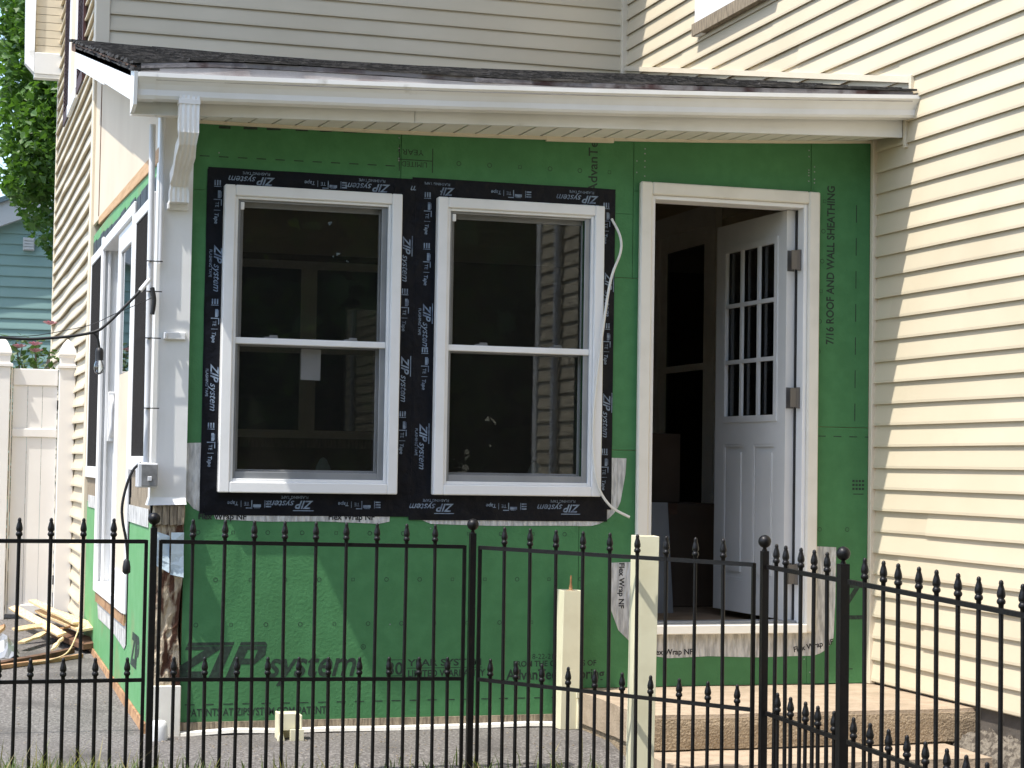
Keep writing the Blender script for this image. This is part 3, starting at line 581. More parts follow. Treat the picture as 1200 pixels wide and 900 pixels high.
def flex(poly, y, holes=0):
    mb = MB(); n = len(poly); mb.add([(x, y, z) for x, z in poly] + [(x, -0.0003, z) for x, z in poly], [tuple(range(n))] + [(i, n + i, n + (i + 1) % n, (i + 1) % n) for i in range(n)])
    return mb.build('flexible_flashing', 'flex', sun)
def arc(cx, cz, r, a0, a1, n=7): return [(cx + r * math.cos(R(a0 + (a1 - a0) * i / n)), cz + r * math.sin(R(a0 + (a1 - a0) * i / n))) for i in range(n + 1)]
FX1 = flex([(-3.19, 0.98), (-3.165, 0.927), (-2.95, 0.918), (-2.70, 0.921), (-2.44, 0.912), (-2.392, 0.922), (-2.39, 0.98)], -0.0030)
flex([(-3.305, 1.255), (-3.305, 1.02), (-3.262, 0.972), (-3.22, 0.952), (-3.22, 1.258)], -0.0018)
FX2 = flex([(-2.292, 0.975), (-2.285, 0.947), (-2.20, 0.913), (-1.90, 0.906), (-1.60, 0.909)] + arc(-1.46, 1.08, 0.172, 268, 340) + [(-1.276, 1.15), (-1.272, 1.222), (-1.40, 1.225), (-1.40, 1.03), (-1.45, 0.98)], -0.0024)
FXD = flex([(-1.342, 0.74), (-1.336, 0.52), (-1.30, 0.43), (-1.235, 0.37), (-1.18, 0.318), (-1.05, 0.298), (-0.85, 0.305), (-0.60, 0.296), (-0.40, 0.300)] + arc(-0.33, 0.43, 0.13, 272, 340) + [(-0.200, 0.55), (-0.198, 0.815), (-0.33, 0.82), (-0.33, 0.42), (-1.20, 0.42), (-1.20, 0.745)], -0.0024)
f = Flat(); f.text('Flex Wrap NF', 0, 0, 0.036, 0, 0.001)
f2 = Flat(); f2.text('Flex Wrap NF', 0, 0, 0.036, 0, 0.001)
print_on(FX1, [(f, -3.262 + 0.02, 0.927, 0), (f, -2.67, 0.929, 0)], -0.0036, 'flexink')
print_on(FXD, [(f, -1.14, 0.315, 0), (f, -0.415, 0.318, 10), (f, -1.30, 0.74, 270)], -0.0030, 'flexink')
# print on the sheathing
f = Flat()
def q4(*p):
    n = len(f.v); f.v += [(x + 0.42 * y, y) for x, y in p]; f.f.append(tuple(range(n, n + len(p))))
q4((0.0, 0.120), (0.15, 0.120), (0.15, 0.135), (0.0, 0.135)); q4((0.0, 0.138), (0.15, 0.138), (0.15, 0.152), (0.0, 0.152))
q4((-0.02, 0.028), (0.045, 0.028), (0.15, 0.1198), (0.085, 0.1198)); q4((-0.02, 0), (0.125, 0), (0.125, 0.0278), (-0.02, 0.0278))
q4((0.155, 0), (0.20, 0), (0.20, 0.135), (0.155, 0.135)); q4((0.155, 0.138), (0.20, 0.138), (0.20, 0.152), (0.155, 0.152))
q4((0.228, 0), (0.272, 0), (0.272, 0.135), (0.228, 0.135)); q4((0.228, 0.138), (0.35, 0.138), (0.335, 0.152), (0.228, 0.152)); q4((0.2722, 0.118), (0.352, 0.118), (0.350, 0.135), (0.2722, 0.135))
q4((0.318, 0.0802), (0.350, 0.0802), (0.360, 0.095), (0.3522, 0.1178), (0.318, 0.1178)); q4((0.2722, 0.055), (0.330, 0.055), (0.350, 0.080), (0.2722, 0.080))
e = f.text('system', 0.405, 0, 0.165, 0.30, 0.0022, width=0.40); f.ring(0.835, 0.125, 0.012); f.text('R', 0.830, 0.120, 0.014)
g = Flat(); g.ring(0.045, 0.038, 0.052, sq=True, wd=0.004); g.text('30', 0.008, 0.008, 0.078, 0, 0.0015, width=0.075); g.text('YEAR SYSTEM', 0.105, 0.045, 0.042, 0, 0.0009, width=0.34); g.rect(0.10, 0.45, 0.034, 0.037); g.text('LIMITED WARRANTY', 0.105, -0.003, 0.042, 0, 0.0009, width=0.36)
h = Flat(); h.text('8-22-21', 0.12, 0.088, 0.034); h.text('FROM THE CREATORS OF', 0.03, 0.055, 0.036, 0, 0.0008, width=0.40); h.text('AdvanTech flooring', 0, -0.004, 0.066, 0, 0.0014, width=0.47)
pt = Flat(); pt.text('PATENTS AT ZIPSYSTEM.COM/PATENT', 0, 0, 0.046, 0, 0.0008, width=0.61); 
mk = Flat()
for i in range(22): mk.rect(i * 0.083, i * 0.083 + 0.042, -0.0022, 0.0022)
ring = Flat()
for i, q in enumerate((0, 1, 0, 0, 1, 0, 0, 1, 1, 0, 1, 0)): ring.ring(i * 0.152, 0, 0.010, sq=bool(q))
print_on(P_low, [(f, -3.335, 0.243, 0), (g, -2.40, 0.235, 0), (h, -1.835, 0.215, 0), (pt, -3.27, 0.078, 0), (mk, -3.28, 0.128, 0), (ring, -3.24, 0.47, 0), (ring, -3.24, 0.87, 0), (ring, -3.16, 0.665, 0)], -0.0008, 'ink')
lm = Flat(); lm.text('LIMITED', 0.012, 0.055, 0.034, width=0.12); lm.text('YEAR', 0.03, 0.0, 0.036, width=0.10); lm.rect(-0.01, 0.14, 0.045, 0.049); lm.rect(-0.014, -0.010, -0.01, 0.1)
lm.rect(0.14, 0.144, -0.02, 0.10)
mk2 = Flat()
for i in range(11): mk2.rect(i * 0.083, i * 0.083 + 0.042, -0.0022, 0.0022)
bl = Flat()
for i in range(9): bl.rect(i * 0.11 + 0.02 * random.random(), i * 0.11 + 0.06 + 0.02 * random.random(), 0, 0.012)
print_on(P_tl, [(mk2, -3.27, 2.508, 0.5), (bl, -3.20, 2.632, 2.0)], -0.0008, 'ink')
adv = Flat(); adv.text('AdvanTech', 0, 0, 0.062, 0, 0.0008, width=0.30)
vd = Flat()
for i in range(7): vd.rect(i * 0.16, i * 0.16 + 0.085, -0.0022, 0.0022)
rg = Flat()
for i in range(6): rg.ring(i * 0.145, 0, 0.011, sq=(i % 3 == 2))
print_on(P_tm, [(lm, -2.235, 2.595, 180), (adv, -1.435, 2.45, 90), (rg, -2.10, 2.545, 0.3)], -0.0008, 'ink')
st = Flat(); st.text('7/16 ROOF AND WALL SHEATHING', 0, 0, 0.056, 0, 0.0013, width=0.765)
d716 = Flat(); d716.text('7/16', 0, 0, 0.06, 0, 0.001)
ed = Flat(); ed.text('Edge', 0, 0, 0.06, 0, 0); 
print_on(P_r, [(st, -0.222, 1.785, 90), (vd, -0.105, 1.42, 90), (rg, -0.30, 1.75, 88)], -0.0008, 'ink')
vz = Flat(); vz.rect(0, 0.16, 0, 0.02); vz.rect(0.0, 0.028, -0.13, 0, 0.09); vz.rect(0.02, 0.15, -0.15, -0.13, 0.01)
gr = Flat()
for r0 in range(3):
    for c0 in range(4): gr.rect(c0 * 0.017, c0 * 0.017 + 0.012, r0 * 0.019, r0 * 0.019 + 0.010)
gr.rect(0.005, 0.06, -0.022, -0.018)
print_on(P_rl, [(mk2, -0.30, 1.345, 0), (vz, -0.19, 0.62, 0), (gr, -0.115, 1.09, 0), (rg, -0.285, 0.9, 0), (vd, -0.19, 0.235, 0)], -0.0008, 'ink')
lw_ = Flat(); lw_.text('ZIP', 0, 0, 0.20, 0.35, 0.010, width=0.36)
mb = MB(); lw_.place(mb, (XL - 0.0012, 0.72, 0.24), (0, -1, 0), (0, 0, 1)); mb.build('lettering', 'ink', PL_under, recalc=False)
# nail heads, bright
mb = MB()
for i in range(46):
    x = random.choice((-1.24, -1.2, -0.36, -0.33, -2.38, -2.35, random.uniform(-3.2, -0.1))); z = random.uniform(2.50, 2.72) if random.random() < 0.6 else random.uniform(0.2, 0.9)
    if not (-1.23 < x < -0.31 and 0.3 < z < 2.52): mb.box(x - 0.0028, x + 0.0028, -0.002, -0.0003, z - 0.0028, z + 0.0028)
tag(mb.build('nail_heads', 'greyal', sun), kind='stuff')

# ---- front windows
def dh_window(x0, x1, z0, z1, label, midz):
    w_ = MB()
    # stepped outer frame, four mitred-looking members
    for (a0, a1, b0, b1) in ((x0, x0 + 0.047, z0, z1), (x1 - 0.047, x1, z0, z1), (x0 + 0.047, x1 - 0.047, z1 - 0.047, z1), (x0 + 0.047, x1 - 0.047, z0, z0 + 0.047)):
        w_.box(a0, a1, -0.048, 0.05, b0, b1)
    fr = w_.build('window', 'white', sun, 0.004); tag(fr, label)
    i0, i1, j0, j1 = x0 + 0.0472, x1 - 0.0472, z0 + 0.0472, z1 - 0.0472
    MB().box(i0, i0 + 0.014, -0.036, 0.05, j0, j1).box(i1 - 0.014, i1, -0.036, 0.05, j0, j1).box(i0 + 0.014, i1 - 0.014, -0.036, 0.05, j1 - 0.012, j1).box(i0 + 0.014, i1 - 0.014, -0.036, 0.05, j0, j0 + 0.014).build('track', 'white', fr, 0.002)
    i0 += 0.0142; i1 -= 0.0142; j0 += 0.0142; j1 -= 0.0122
    MB().box(i0, i0 + 0.012, -0.022, -0.010, j0, j1).box(i1 - 0.026, i1, -0.022, -0.010, j0, j1).box(i0 + 0.012, i1 - 0.026, -0.022, -0.010, j1 - 0.010, j1).box(i0 + 0.012, i1 - 0.026, -0.022, -0.010, j0, j0 + 0.030).build('screen_frame', 'greyal', fr, 0.002)
    MB().box(i0, i1, -0.030, -0.008, midz - 0.014, midz + 0.014).build('meeting_rail', 'white', fr, 0.003)
    MB().box(i0 + 0.012, i1 - 0.026, -0.0165, -0.0160, j0 + 0.030, midz - 0.014).box(i0 + 0.012, i1 - 0.026, -0.0165, -0.0160, midz + 0.014, j1 - 0.010).build('insect_screen', 'screen', fr)
    s1 = MB().box(i0, i0 + 0.03, 0.012, 0.034, midz - 0.02, j1).box(i1 - 0.03, i1, 0.012, 0.034, midz - 0.02, j1).box(i0 + 0.03, i1 - 0.03, 0.012, 0.034, j1 - 0.03, j1).box(i0 + 0.03, i1 - 0.03, 0.012, 0.034, midz - 0.02, midz + 0.012).build('upper_sash', 'white', fr, 0.003)
    s2 = MB().box(i0, i0 + 0.03, 0.036, 0.049, j0, midz + 0.012).box(i1 - 0.03, i1, 0.036, 0.049, j0, midz + 0.012).box(i0 + 0.03, i1 - 0.03, 0.036, 0.049, j0, j0 + 0.04).box(i0 + 0.03, i1 - 0.03, 0.036, 0.049, midz - 0.02, midz + 0.012).build('lower_sash', 'white', fr, 0.003)
    mb = MB(); mb.box(i0 + 0.02, i1 - 0.02, 0.022, 0.0225, midz, j1 - 0.02).build('glass_pane', 'glass', fr)
    MB().box(i0 + 0.02, i1 - 0.02, 0.042, 0.0425, j0 + 0.02, midz).build('glass_pane', 'glass', fr)
    for t in (0.24, 0.77):
        xx = i0 + (i1 - i0) * t; MB().box(xx - 0.03, xx + 0.03, -0.012, 0.004, midz + 0.0145, midz + 0.021).box(xx - 0.008, xx + 0.028, -0.010, 0.002, midz + 0.021, midz + 0.029).build('sash_lock', 'white', fr, 0.002)
    MB().box(i0 + 0.012, i0 + 0.028, -0.024, -0.017, j1 - 0.045, j1 - 0.012).build('screen_clip', 'white', fr, 0.002)
    return fr
dh_window(-3.163, -2.369, 1.044, 2.384, 'left white double hung window of the sunroom front', 1.706)
dh_window(-2.204, -1.410, 1.044, 2.383, 'right white double hung window of the sunroom front, beside the door', 1.706)

# ---- front door
dx0, dx1, dz0, dz1 = -1.228, -0.312, 0.412, 2.512
cs = MB()
cs.box(dx0, dx0 + 0.058, -0.034, -0.0026, dz0, dz1).box(dx1 - 0.058, dx1, -0.034, -0.0026, dz0, dz1).box(dx0 + 0.058, dx1 - 0.058, -0.034, -0.0026, dz1 - 0.058, dz1)
dcas = cs.build('door_casing', 'primed', sun, 0.006)
MB().box(dx0 + 0.0585, dx0 + 0.078, -0.016, 0.115, 0.455, dz1 - 0.059).box(dx1 - 0.078, dx1 - 0.0585, -0.016, 0.115, 0.455, dz1 - 0.059).box(dx0 + 0.078, dx1 - 0.078, -0.016, 0.115, dz1 - 0.078, dz1 - 0.059).build('door_jamb', 'white', dcas, 0.002)
MB().box(dx1 - 0.083, dx1 - 0.0785, 0.05, 0.066, 0.46, 2.43).build('weatherstrip', 'blackrub', dcas)
MB().box(dx0 + 0.0585, dx1 - 0.0585, -0.055, 0.12, 0.412, 0.454).build('threshold', 'primed', dcas, 0.003)
MB().box(dx0 + 0.078, dx1 - 0.078, 0.02, 0.10, 0.4545, 0.466).build('sill_strip', 'greyal', dcas, 0.002)
# open leaf, built closed in its own frame then swung about the hinge
lw, lh, th = 0.770, 1.965, 0.044
leaf = MB()
g0, g1, h0, h1 = 0.105, lw - 0.105, 0.97, lh - 0.135      # glazed opening
leaf.box(0, lw, 0, th, 0, 0.16).box(0, g0, 0, th, 0.16, lh).box(g1, lw, 0, th, 0.16, lh).box(g0, g1, 0, th, h1, lh).box(g0, g1, 0, th, 0.84, h0)
p0, p1 = 0.335, 0.435
leaf.box(p0, p1, 0, th, 0.16, 0.84)
leaf.box(g0, p0, 0.010, th - 0.010, 0.16, 0.84).box(p1, g1, 0.010, th - 0.010, 0.16, 0.84)
ang = R(87.2); hx, hy = dx1 - 0.084, 0.068
def swing(mb):
    out = MB(); ca, sa = math.cos(ang), math.sin(ang)
    # local: u from hinge to the latch, v thickness ; closed leaf runs toward -x
    for (u, v, z) in mb.v: out.v.append((hx - (u * ca) + (v - th) * sa * 1.0, hy + u * sa + (v - th) * ca, z + 0.466))
    out.f = mb.f; out.sm = mb.sm; return out
dl = swing(leaf).build('door', 'doorpaint', sun); tag(dl, 'white nine light door leaf standing open into the room')
rp = MB()
for a, b in ((g0, p0), (p1, g1)):
    for v0, v1 in ((0.001, 0.0099), (th - 0.0099, th - 0.001)):
        rp.box(a + 0.04, b - 0.04, v0, v1, 0.20, 0.80)
        for (q0, q1, r0, r1) in ((a + 0.0005, a + 0.012, 0.161, 0.839), (b - 0.012, b - 0.0005, 0.161, 0.839), (a + 0.012, b - 0.012, 0.161, 0.173), (a + 0.012, b - 0.012, 0.827, 0.839)): rp.box(q0, q1, v0, v1 - 0.003, r0, r1)
swing(rp).build('raised_panel', 'doorpaint', dl)
mt = MB(); gw = (g1 - g0)
for v0, v1 in ((-0.006, 0.012), (th - 0.012, th + 0.006)):
    for (q0, q1, r0, r1) in ((g0 - 0.02, g0 + 0.012, h0 - 0.02, h1 + 0.02), (g1 - 0.012, g1 + 0.02, h0 - 0.02, h1 + 0.02), (g0 + 0.012, g1 - 0.012, h1 - 0.012, h1 + 0.02), (g0 + 0.012, g1 - 0.012, h0 - 0.02, h0 + 0.012)): mt.box(q0, q1, v0, v1, r0, r1)
    for i in (1, 2): mt.box(g0 + gw * i / 3 - 0.010, g0 + gw * i / 3 + 0.010, v0 + 0.002, v1 - 0.002, h0 + 0.012, h1 - 0.012)
    for i in (1, 2):
        zc = h0 + (h1 - h0) * i / 3
        for j in range(3):
            mt.box(max(g0 + 0.012, g0 + gw * j / 3 + 0.0102), min(g1 - 0.012, g0 + gw * (j + 1) / 3 - 0.0102), v0 + 0.002, v1 - 0.002, zc - 0.010, zc + 0.010)
swing(mt).build('muntin_grid', 'doorpaint', dl)
for i in range(3):
    for j in range(3):
        swing(MB().box(g0 + gw * i / 3 + 0.003, g0 + gw * (i + 1) / 3 - 0.003, th / 2 - 0.002, th / 2 + 0.002, h0 + (h1 - h0) * j / 3 + 0.003, h0 + (h1 - h0) * (j + 1) / 3 - 0.003)).build('pane', 'doorglass', dl)
for z in (0.22, 1.06, 1.72):
    swing(MB().box(-0.003, 0.0005, 0.003, th - 0.004, z - 0.05, z + 0.05)).build('hinge', 'steel', dl)
    MB().box(hx - 0.012, hx + 0.004, hy - 0.062, hy - 0.046, z + 0.416, z + 0.516).box(hx - 0.045, hx - 0.012, hy - 0.06, hy - 0.056, z + 0.42, z + 0.512).build('hinge_leaf', 'steel', dcas)
for z in (0.95, 1.08):
    m_ = MB(); n = 12
    ring_a = [(lw - 0.065 + 0.021 * math.cos(2 * math.pi * i / n), th + 0.0006, z + 0.021 * math.sin(2 * math.pi * i / n)) for i in range(n)]
    ring_b = [(a, th + 0.002, c) for a, b, c in ring_a]
    m_.loft([ring_a, ring_b]); swing(m_).build('lock_bore', 'blackrub', dl)

# ---- left wall openings
def side_window(y0, y1, z0, z1, label):
    fr = MB().box(XL - 0.012, XL + 0.04, y0, y0 + 0.03, z0, z1).box(XL - 0.012, XL + 0.04, y1 - 0.05, y1, z0, z1).box(XL - 0.012, XL + 0.04, y0 + 0.03, y1 - 0.05, z1 - 0.055, z1).box(XL - 0.016, XL + 0.04, y0 - 0.01, y1 + 0.01, z0 - 0.035, z0 + 0.03).build('window', 'white', sun, 0.003)
    tag(fr, label)
    MB().box(XL - 0.0065, XL - 0.006, y0 + 0.03, y1 - 0.05, z0 + 0.031, z1 - 0.055).build('insect_screen', 'darkscreen', fr)
    MB().box(XL + 0.015, XL + 0.0155, y0 + 0.03, y1 - 0.05, z0 + 0.031, z1 - 0.055).build('glass_pane', 'glass', fr)
    MB().box(XL - 0.002, XL + 0.014, y0 + 0.03, y1 - 0.05, (z0 + z1) / 2 - 0.012, (z0 + z1) / 2 + 0.012).build('meeting_rail', 'white', fr)
    return fr
side_window(0.10, 0.925, 1.165, 2.355, 'near window on the sunlit left wall of the sunroom')
side_window(2.775, 3.56, 1.105, 2.405, 'far window on the sunlit left wall of the sunroom')
# patio door unit, deep frame
pf = MB().box(XL - 0.015, XL + 0.19, 0.955, 1.02, 0.44, 2.42).box(XL - 0.015, XL + 0.19, 2.70, 2.765, 0.44, 2.44).box(XL - 0.015, XL + 0.19, 1.02, 2.70, 2.36, 2.42).box(XL - 0.02, XL + 0.19, 1.02, 2.70, 0.44, 0.49).build('patio_door_frame', 'white', sun, 0.004)
for i, (a, b) in enumerate(((-0.012, 0.004), (0.02, 0.035), (0.07, 0.085), (0.12, 0.135))):
    MB().box(XL + a, XL + b, 2.68, 2.6995, 0.491, 2.359).build('frame_rib', 'white', pf, 0.002)
MB().box(XL + 0.0, XL + 0.04, 1.021, 1.10, 0.491, 2.359).box(XL + 0.0, XL + 0.04, 1.74, 1.86, 0.491, 2.359).box(XL + 0.0, XL + 0.04, 1.10, 1.74, 2.25, 2.359).box(XL + 0.0, XL + 0.04, 1.10, 1.74, 0.491, 0.62).build('sliding_panel', 'white', pf, 0.004)
MB().box(XL + 0.165, XL + 0.189, 1.90, 1.98, 0.491, 2.359).box(XL + 0.165, XL + 0.189, 2.60, 2.679, 0.491, 2.359).box(XL + 0.165, XL + 0.189, 1.98, 2.60, 2.27, 2.359).box(XL + 0.165, XL + 0.189, 1.98, 2.60, 0.491, 0.62).build('fixed_panel', 'white', pf, 0.004)
MB().box(XL + 0.012, XL + 0.016, 1.10, 1.74, 1.62, 2.25).build('glass_pane', 'darkglass', pf); MB().box(XL + 0.012, XL + 0.016, 1.10, 1.74, 0.62, 1.618).build('lower_panel', 'panel', pf); MB().box(XL + 0.175, XL + 0.179, 1.98, 2.60, 0.62, 2.27).build('glass_pane', 'darkglass', pf)
MB().tube(smoothpath([(XL + 0.055, 2.672, 1.53), (XL + 0.055, 2.63, 1.50), (XL + 0.053, 2.625, 1.42), (XL + 0.055, 2.63, 1.34), (XL + 0.055, 2.672, 1.31)], 5), 0.013, 8).build('handle', 'white', pf)
MB().box(XL + 0.035, XL + 0.07, 2.668, 2.679, 1.28, 1.56).build('handle_plate', 'white', pf, 0.003)
MB().box(XL - 0.012, XL - 0.001, 0.99, 2.62, 0.385, 0.435).build('door_sill_board', 'sill', sun)
flx = MB().add([(XL - 0.004, 0.98, 0.40), (XL - 0.004, 2.60, 0.40), (XL - 0.004, 2.50, 0.30), (XL - 0.004, 1.6, 0.30), (XL - 0.004, 1.02, 0.27), (XL - 0.004, 0.94, 0.30)], [(0, 1, 2, 3, 4, 5)]); flx.build('flexible_flashing', 'flex', sun, recalc=False)
MB().box(XL - 0.0045, XL - 0.0008, 0.93, 0.955, 0.30, 1.1).build('flashing_tape', 'tape', sun)
# ---- conduit and box at the corner
cdx = -3.478
MB().tube([(cdx - 0.004, -0.06, 2.62), (cdx - 0.002, -0.06, 2.2), (cdx, -0.06, 1.7), (cdx + 0.003, -0.06, 1.17)], 0.0135, 10).build('conduit', 'pvc', sun)
MB().tube([(-3.437, -0.055, 2.66), (-3.437, -0.055, 2.02)], 0.010, 8).build('conduit', 'pvc', sun)
for z in (2.03, 1.90, 1.70, 1.40):
    MB().box(cdx - 0.017, cdx + 0.05, -0.079, -0.073, z - 0.0022, z + 0.0022).build('cable_tie', 'blackrub', sun)
bxo = MB().box(-3.515, -3.43, -0.115, -0.02, 1.062, 1.165).build('electrical_box', 'pvc', sun, 0.004)
MB().box(-3.500, -3.432, -0.119, -0.1155, 1.068, 1.160).build('box_cover', 'greymetal', bxo, 0.002)
MB().box(-3.474, -3.456, -0.124, -0.1195, 1.09, 1.11).build('knockout', 'pvc', bxo, 0.002)

# ================================================================== LOOSE THINGS ON THE SUNROOM
tag(MB().tube(smoothpath([(-1.365, -0.012, 2.33), (-1.335, -0.045, 2.25), (-1.337, -0.06, 2.17), (-1.384, -0.06, 2.034), (-1.425, -0.062, 1.757), (-1.454, -0.062, 1.482), (-1.459, -0.062, 1.286), (-1.436, -0.060, 1.111), (-1.372, -0.058, 1.006), (-1.273, -0.055, 0.952)], 6), 0.0062, 8).build('hanging_cable', 'whitecable'), 'white cable hanging loose down the right side of the right front window', 'cable')
cord = MB().tube(smoothpath([(-3.50, -0.10, 1.165), (-3.53, -0.10, 1.14), (-3.556, -0.10, 1.08), (-3.575, -0.10, 0.99), (-3.572, -0.10, 0.92), (-3.556, -0.10, 0.84), (-3.548, -0.10, 0.765), (-3.55, -0.1, 0.745)], 6), 0.006, 8)
cb = empty('power_cord', (-3.55, -0.1, 0.74), 'black power cord with plug dangling from the grey electrical box', 'cord')
cord.build('cord', 'blackrub', cb); MB().rev([(0.006, 0.045), (0.013, 0.035), (0.017, 0.01), (0.017, -0.012), (0.008, -0.02)], 10, (-3.551, -0.10, 0.715)).build('plug', 'blackrub', cb)
sl_ = empty('string_light', (-3.7, -0.15, 1.55), 'black string light cable with one clear bulb, tied to the corner conduit', 'string light')
ends = [(-3.495, -0.13, 1.935), (-3.535, -0.15, 1.885), (-3.577, -0.15, 1.838), (-3.663, -0.15, 1.747), (-3.725, -0.15, 1.709), (-3.889, -0.15, 1.681), (-4.095, -0.15, 1.676), (-4.6, -0.15, 1.72), (-5.3, -0.15, 1.85)]
MB().tube(smoothpath(ends, 6), 0.0065, 8).build('cable', 'blackrub', sl_)
MB().tube([(-3.488, -0.13, 1.945), (-3.528, -0.15, 1.893)], 0.010, 8).build('cable_end', 'white', sl_)
MB().tube(smoothpath([(-3.715, -0.15, 1.71), (-3.70, -0.15, 1.69), (-3.692, -0.15, 1.65), (-3.69, -0.15, 1.63)], 4), 0.006, 8).build('drop_lead', 'blackrub', sl_)
MB().rev([(0.006, 0.05), (0.014, 0.045), (0.017, 0.03), (0.0165, 0.0), (0.018, -0.004)], 12, (-3.69, -0.15, 1.598)).build('socket', 'blackrub', sl_)
MB().rev([(0.013, 0.0), (0.020, -0.018), (0.022, -0.034), (0.016, -0.052), (0.004, -0.060)], 14, (-3.69, -0.15, 1.594)).build('bulb', 'bulb', sl_)
MB().tube(smoothpath([(-3.47, -0.085, 1.915), (-3.462, -0.09, 1.86), (-3.468, -0.09, 1.80)], 5), 0.010, 8).build('coiled_end', 'blackrub', sl_)
tag(MB().tube(smoothpath([(-3.47, -0.14, 1.87), (-3.63, -0.2, 1.79), (-3.80, -0.2, 1.72), (-4.2, -0.2, 1.68), (-5.3, -0.2, 1.80)], 6), 0.0018, 5).build('thin_wire', 'blackrub'), 'thin dark wire slung beside the string light cable', 'wire')

# ================================================================== STOOP
st_ = empty('concrete_stoop', (-0.76, -0.5, 0.0), 'tan concrete stoop with one lower step below the open door', 'steps')
def slab(x0, x1, y0, y1, z0, z1, nx=16, ny=10):
    mb = MB(); xs_ = [x0 + (x1 - x0) * i / nx for i in range(nx + 1)]; ys_ = [y0 + (y1 - y0) * i / ny for i in range(ny + 1)]
    rings = []
    def J(x, y, z, a=0.006): 
        return (x + a * noise.noise(Vector((x * 8, y * 8, z * 8))), y + a * noise.noise(Vector((x * 8 + 9, y * 8, z * 8))), z + a * 0.7 * noise.noise(Vector((x * 6, y * 6 + 5, z * 8))))
    for y in ys_:
        rings.append([J(x0, y, z0)] + [J(x0, y, z0 + (z1 - z0) * t) for t in (0.5, 0.9)] + [J(x, y, z1) for x in xs_] + [J(x1, y, z0 + (z1 - z0) * t) for t in (0.9, 0.5)] + [J(x1, y, z0)])
    # order front face strips too
    mb.loft(rings, False, False, False); n = len(rings[0])
    fr_ = []
    for t in (1.0, 0.97, 0.75, 0.5, 0.25, 0.0):
        fr_.append([J(x, y0 - (0.004 if t < 0.97 else 0), z0 + (z1 - z0) * t, 0.010 if t < 0.97 else 0.006) for x in xs_])
    mb.loft(fr_, False, False, False)
    return mb
slab(-1.525, 0.004, -0.955, -0.003, 0.028, 0.165).build('landing', 'concrete', st_)
MB().box(-1.515, 0.006, -0.945, -0.01, -0.35, 0.03).build('landing_base', 'roughconc', st_)
slab(-1.522, -0.004, -0.968, -0.957, 0.026, 0.150, 24, 1).build('landing_face', 'roughconc', st_)
slab(-1.545, -0.16, -1.36, -0.95, -0.16, 0.018).build('lower_step', 'concrete', st_)
mb = MB(); n1, n2 = 30, 60; vs = []
for i in range(n1 + 1):
    for j in range(n2 + 1):
        x = -0.30 + 0.31 * i / n1; y = -2.1 + 1.15 * j / n2
        vs.append((x, y, -0.20 + 0.27 * sstep(-0.28, -0.03, x) * sstep(-2.1, -1.3, y) + 0.03 * noise.fractal(Vector((x * 22, y * 22, 0)), 0.8, 2, 5)))
mb.add(vs, [(i * (n2 + 1) + j, (i + 1) * (n2 + 1) + j, (i + 1) * (n2 + 1) + j + 1, i * (n2 + 1) + j + 1) for i in range(n1) for j in range(n2)])
tag(mb.build('rubble', 'rubble'), 'broken grey concrete rubble heaped against the cream wall beside the steps', 'rubble', kind='stuff')

# ================================================================== CREAM VINYL POSTS
def vpost(name, x, y, z0, z1, w_, rotz, label, capped=True):
    t = empty(name, (x, y, z0), label, 'post', None)
    mb = MB(); h = w_ / 2; th_ = 0.004
    for (a0, a1, b0, b1) in ((-h, h, -h, -h + th_), (-h, h, h - th_, h), (-h, -h + th_, -h + th_, h - th_), (h - th_, h, -h + th_, h - th_)): mb.box(a0, a1, b0, b1, 0, z1 - z0)
    o = mb.build('sleeve', 'vpost', t, 0.001, org=(0, 0, 0)); o.location = (0, 0, 0)
    c = MB().box(-h + 0.006, h - 0.006, -h + 0.006, h - 0.006, z1 - z0 - 0.05, z1 - z0 - 0.006).build('inner_block', 'greywood', t, org=(0, 0, 0)); c.location = (0, 0, 0)
    t.rotation_euler = (R(0.6), R(0.5), R(rotz)); return t
vpost('vinyl_post', -1.757, -1.50, -0.08, 0.922, 0.089, -8, 'tall cream vinyl post sleeve standing in front of the steps, behind the fence')
sp = vpost('vinyl_post', -1.575, -0.085, 0.0, 0.622, 0.092, 3, 'short cream vinyl post with a rusty bolt on top, against the green wall')
c = MB().rev([(0.022, 0.0), (0.022, 0.004), (0.008, 0.006), (0.008, 0.022), (0.005, 0.03), (0.004, 0.065), (0.002, 0.072)], 10, (0, 0, 0.616)).build('bolt', 'rust', sp, org=(0, 0, 0)); c.location = (0.004, 0, 0)
c = MB().box(0.03, 0.085, -0.055, 0.0, 0.0, 0.15).box(0.02, 0.09, -0.062, -0.055, 0.14, 0.175).build('bracket', 'vpost', sp, 0.003, org=(0, 0, 0)); c.location = (0, 0, 0)
stb = empty('vinyl_stub', (-2.86, -0.22, 0.0), 'small cut cream vinyl offcuts stacked on the asphalt by the wall base', 'offcut')
MB().box(-2.915, -2.905, -0.24, -0.16, 0.0, 0.115).box(-2.905, -2.815, -0.165, -0.16, 0.0, 0.113).box(-2.905, -2.84, -0.235, -0.228, 0.04, 0.112).box(-2.82, -2.812, -0.24, -0.16, 0.04, 0.105).box(-2.904, -2.822, -0.227, -0.166, 0.104, 0.109).build('upper_offcut', 'vpost', stb, 0.002)
MB().hexa([(-2.918, -0.26, 0.0), (-2.89, -0.26, 0.0), (-2.885, -0.242, 0.0), (-2.918, -0.242, 0.0), (-2.905, -0.26, 0.055), (-2.90, -0.26, 0.055), (-2.90, -0.242, 0.055), (-2.905, -0.242, 0.055)]).box(-2.865, -2.808, -0.262, -0.242, 0.0, 0.046).build('lower_offcut', 'vpost', stb)

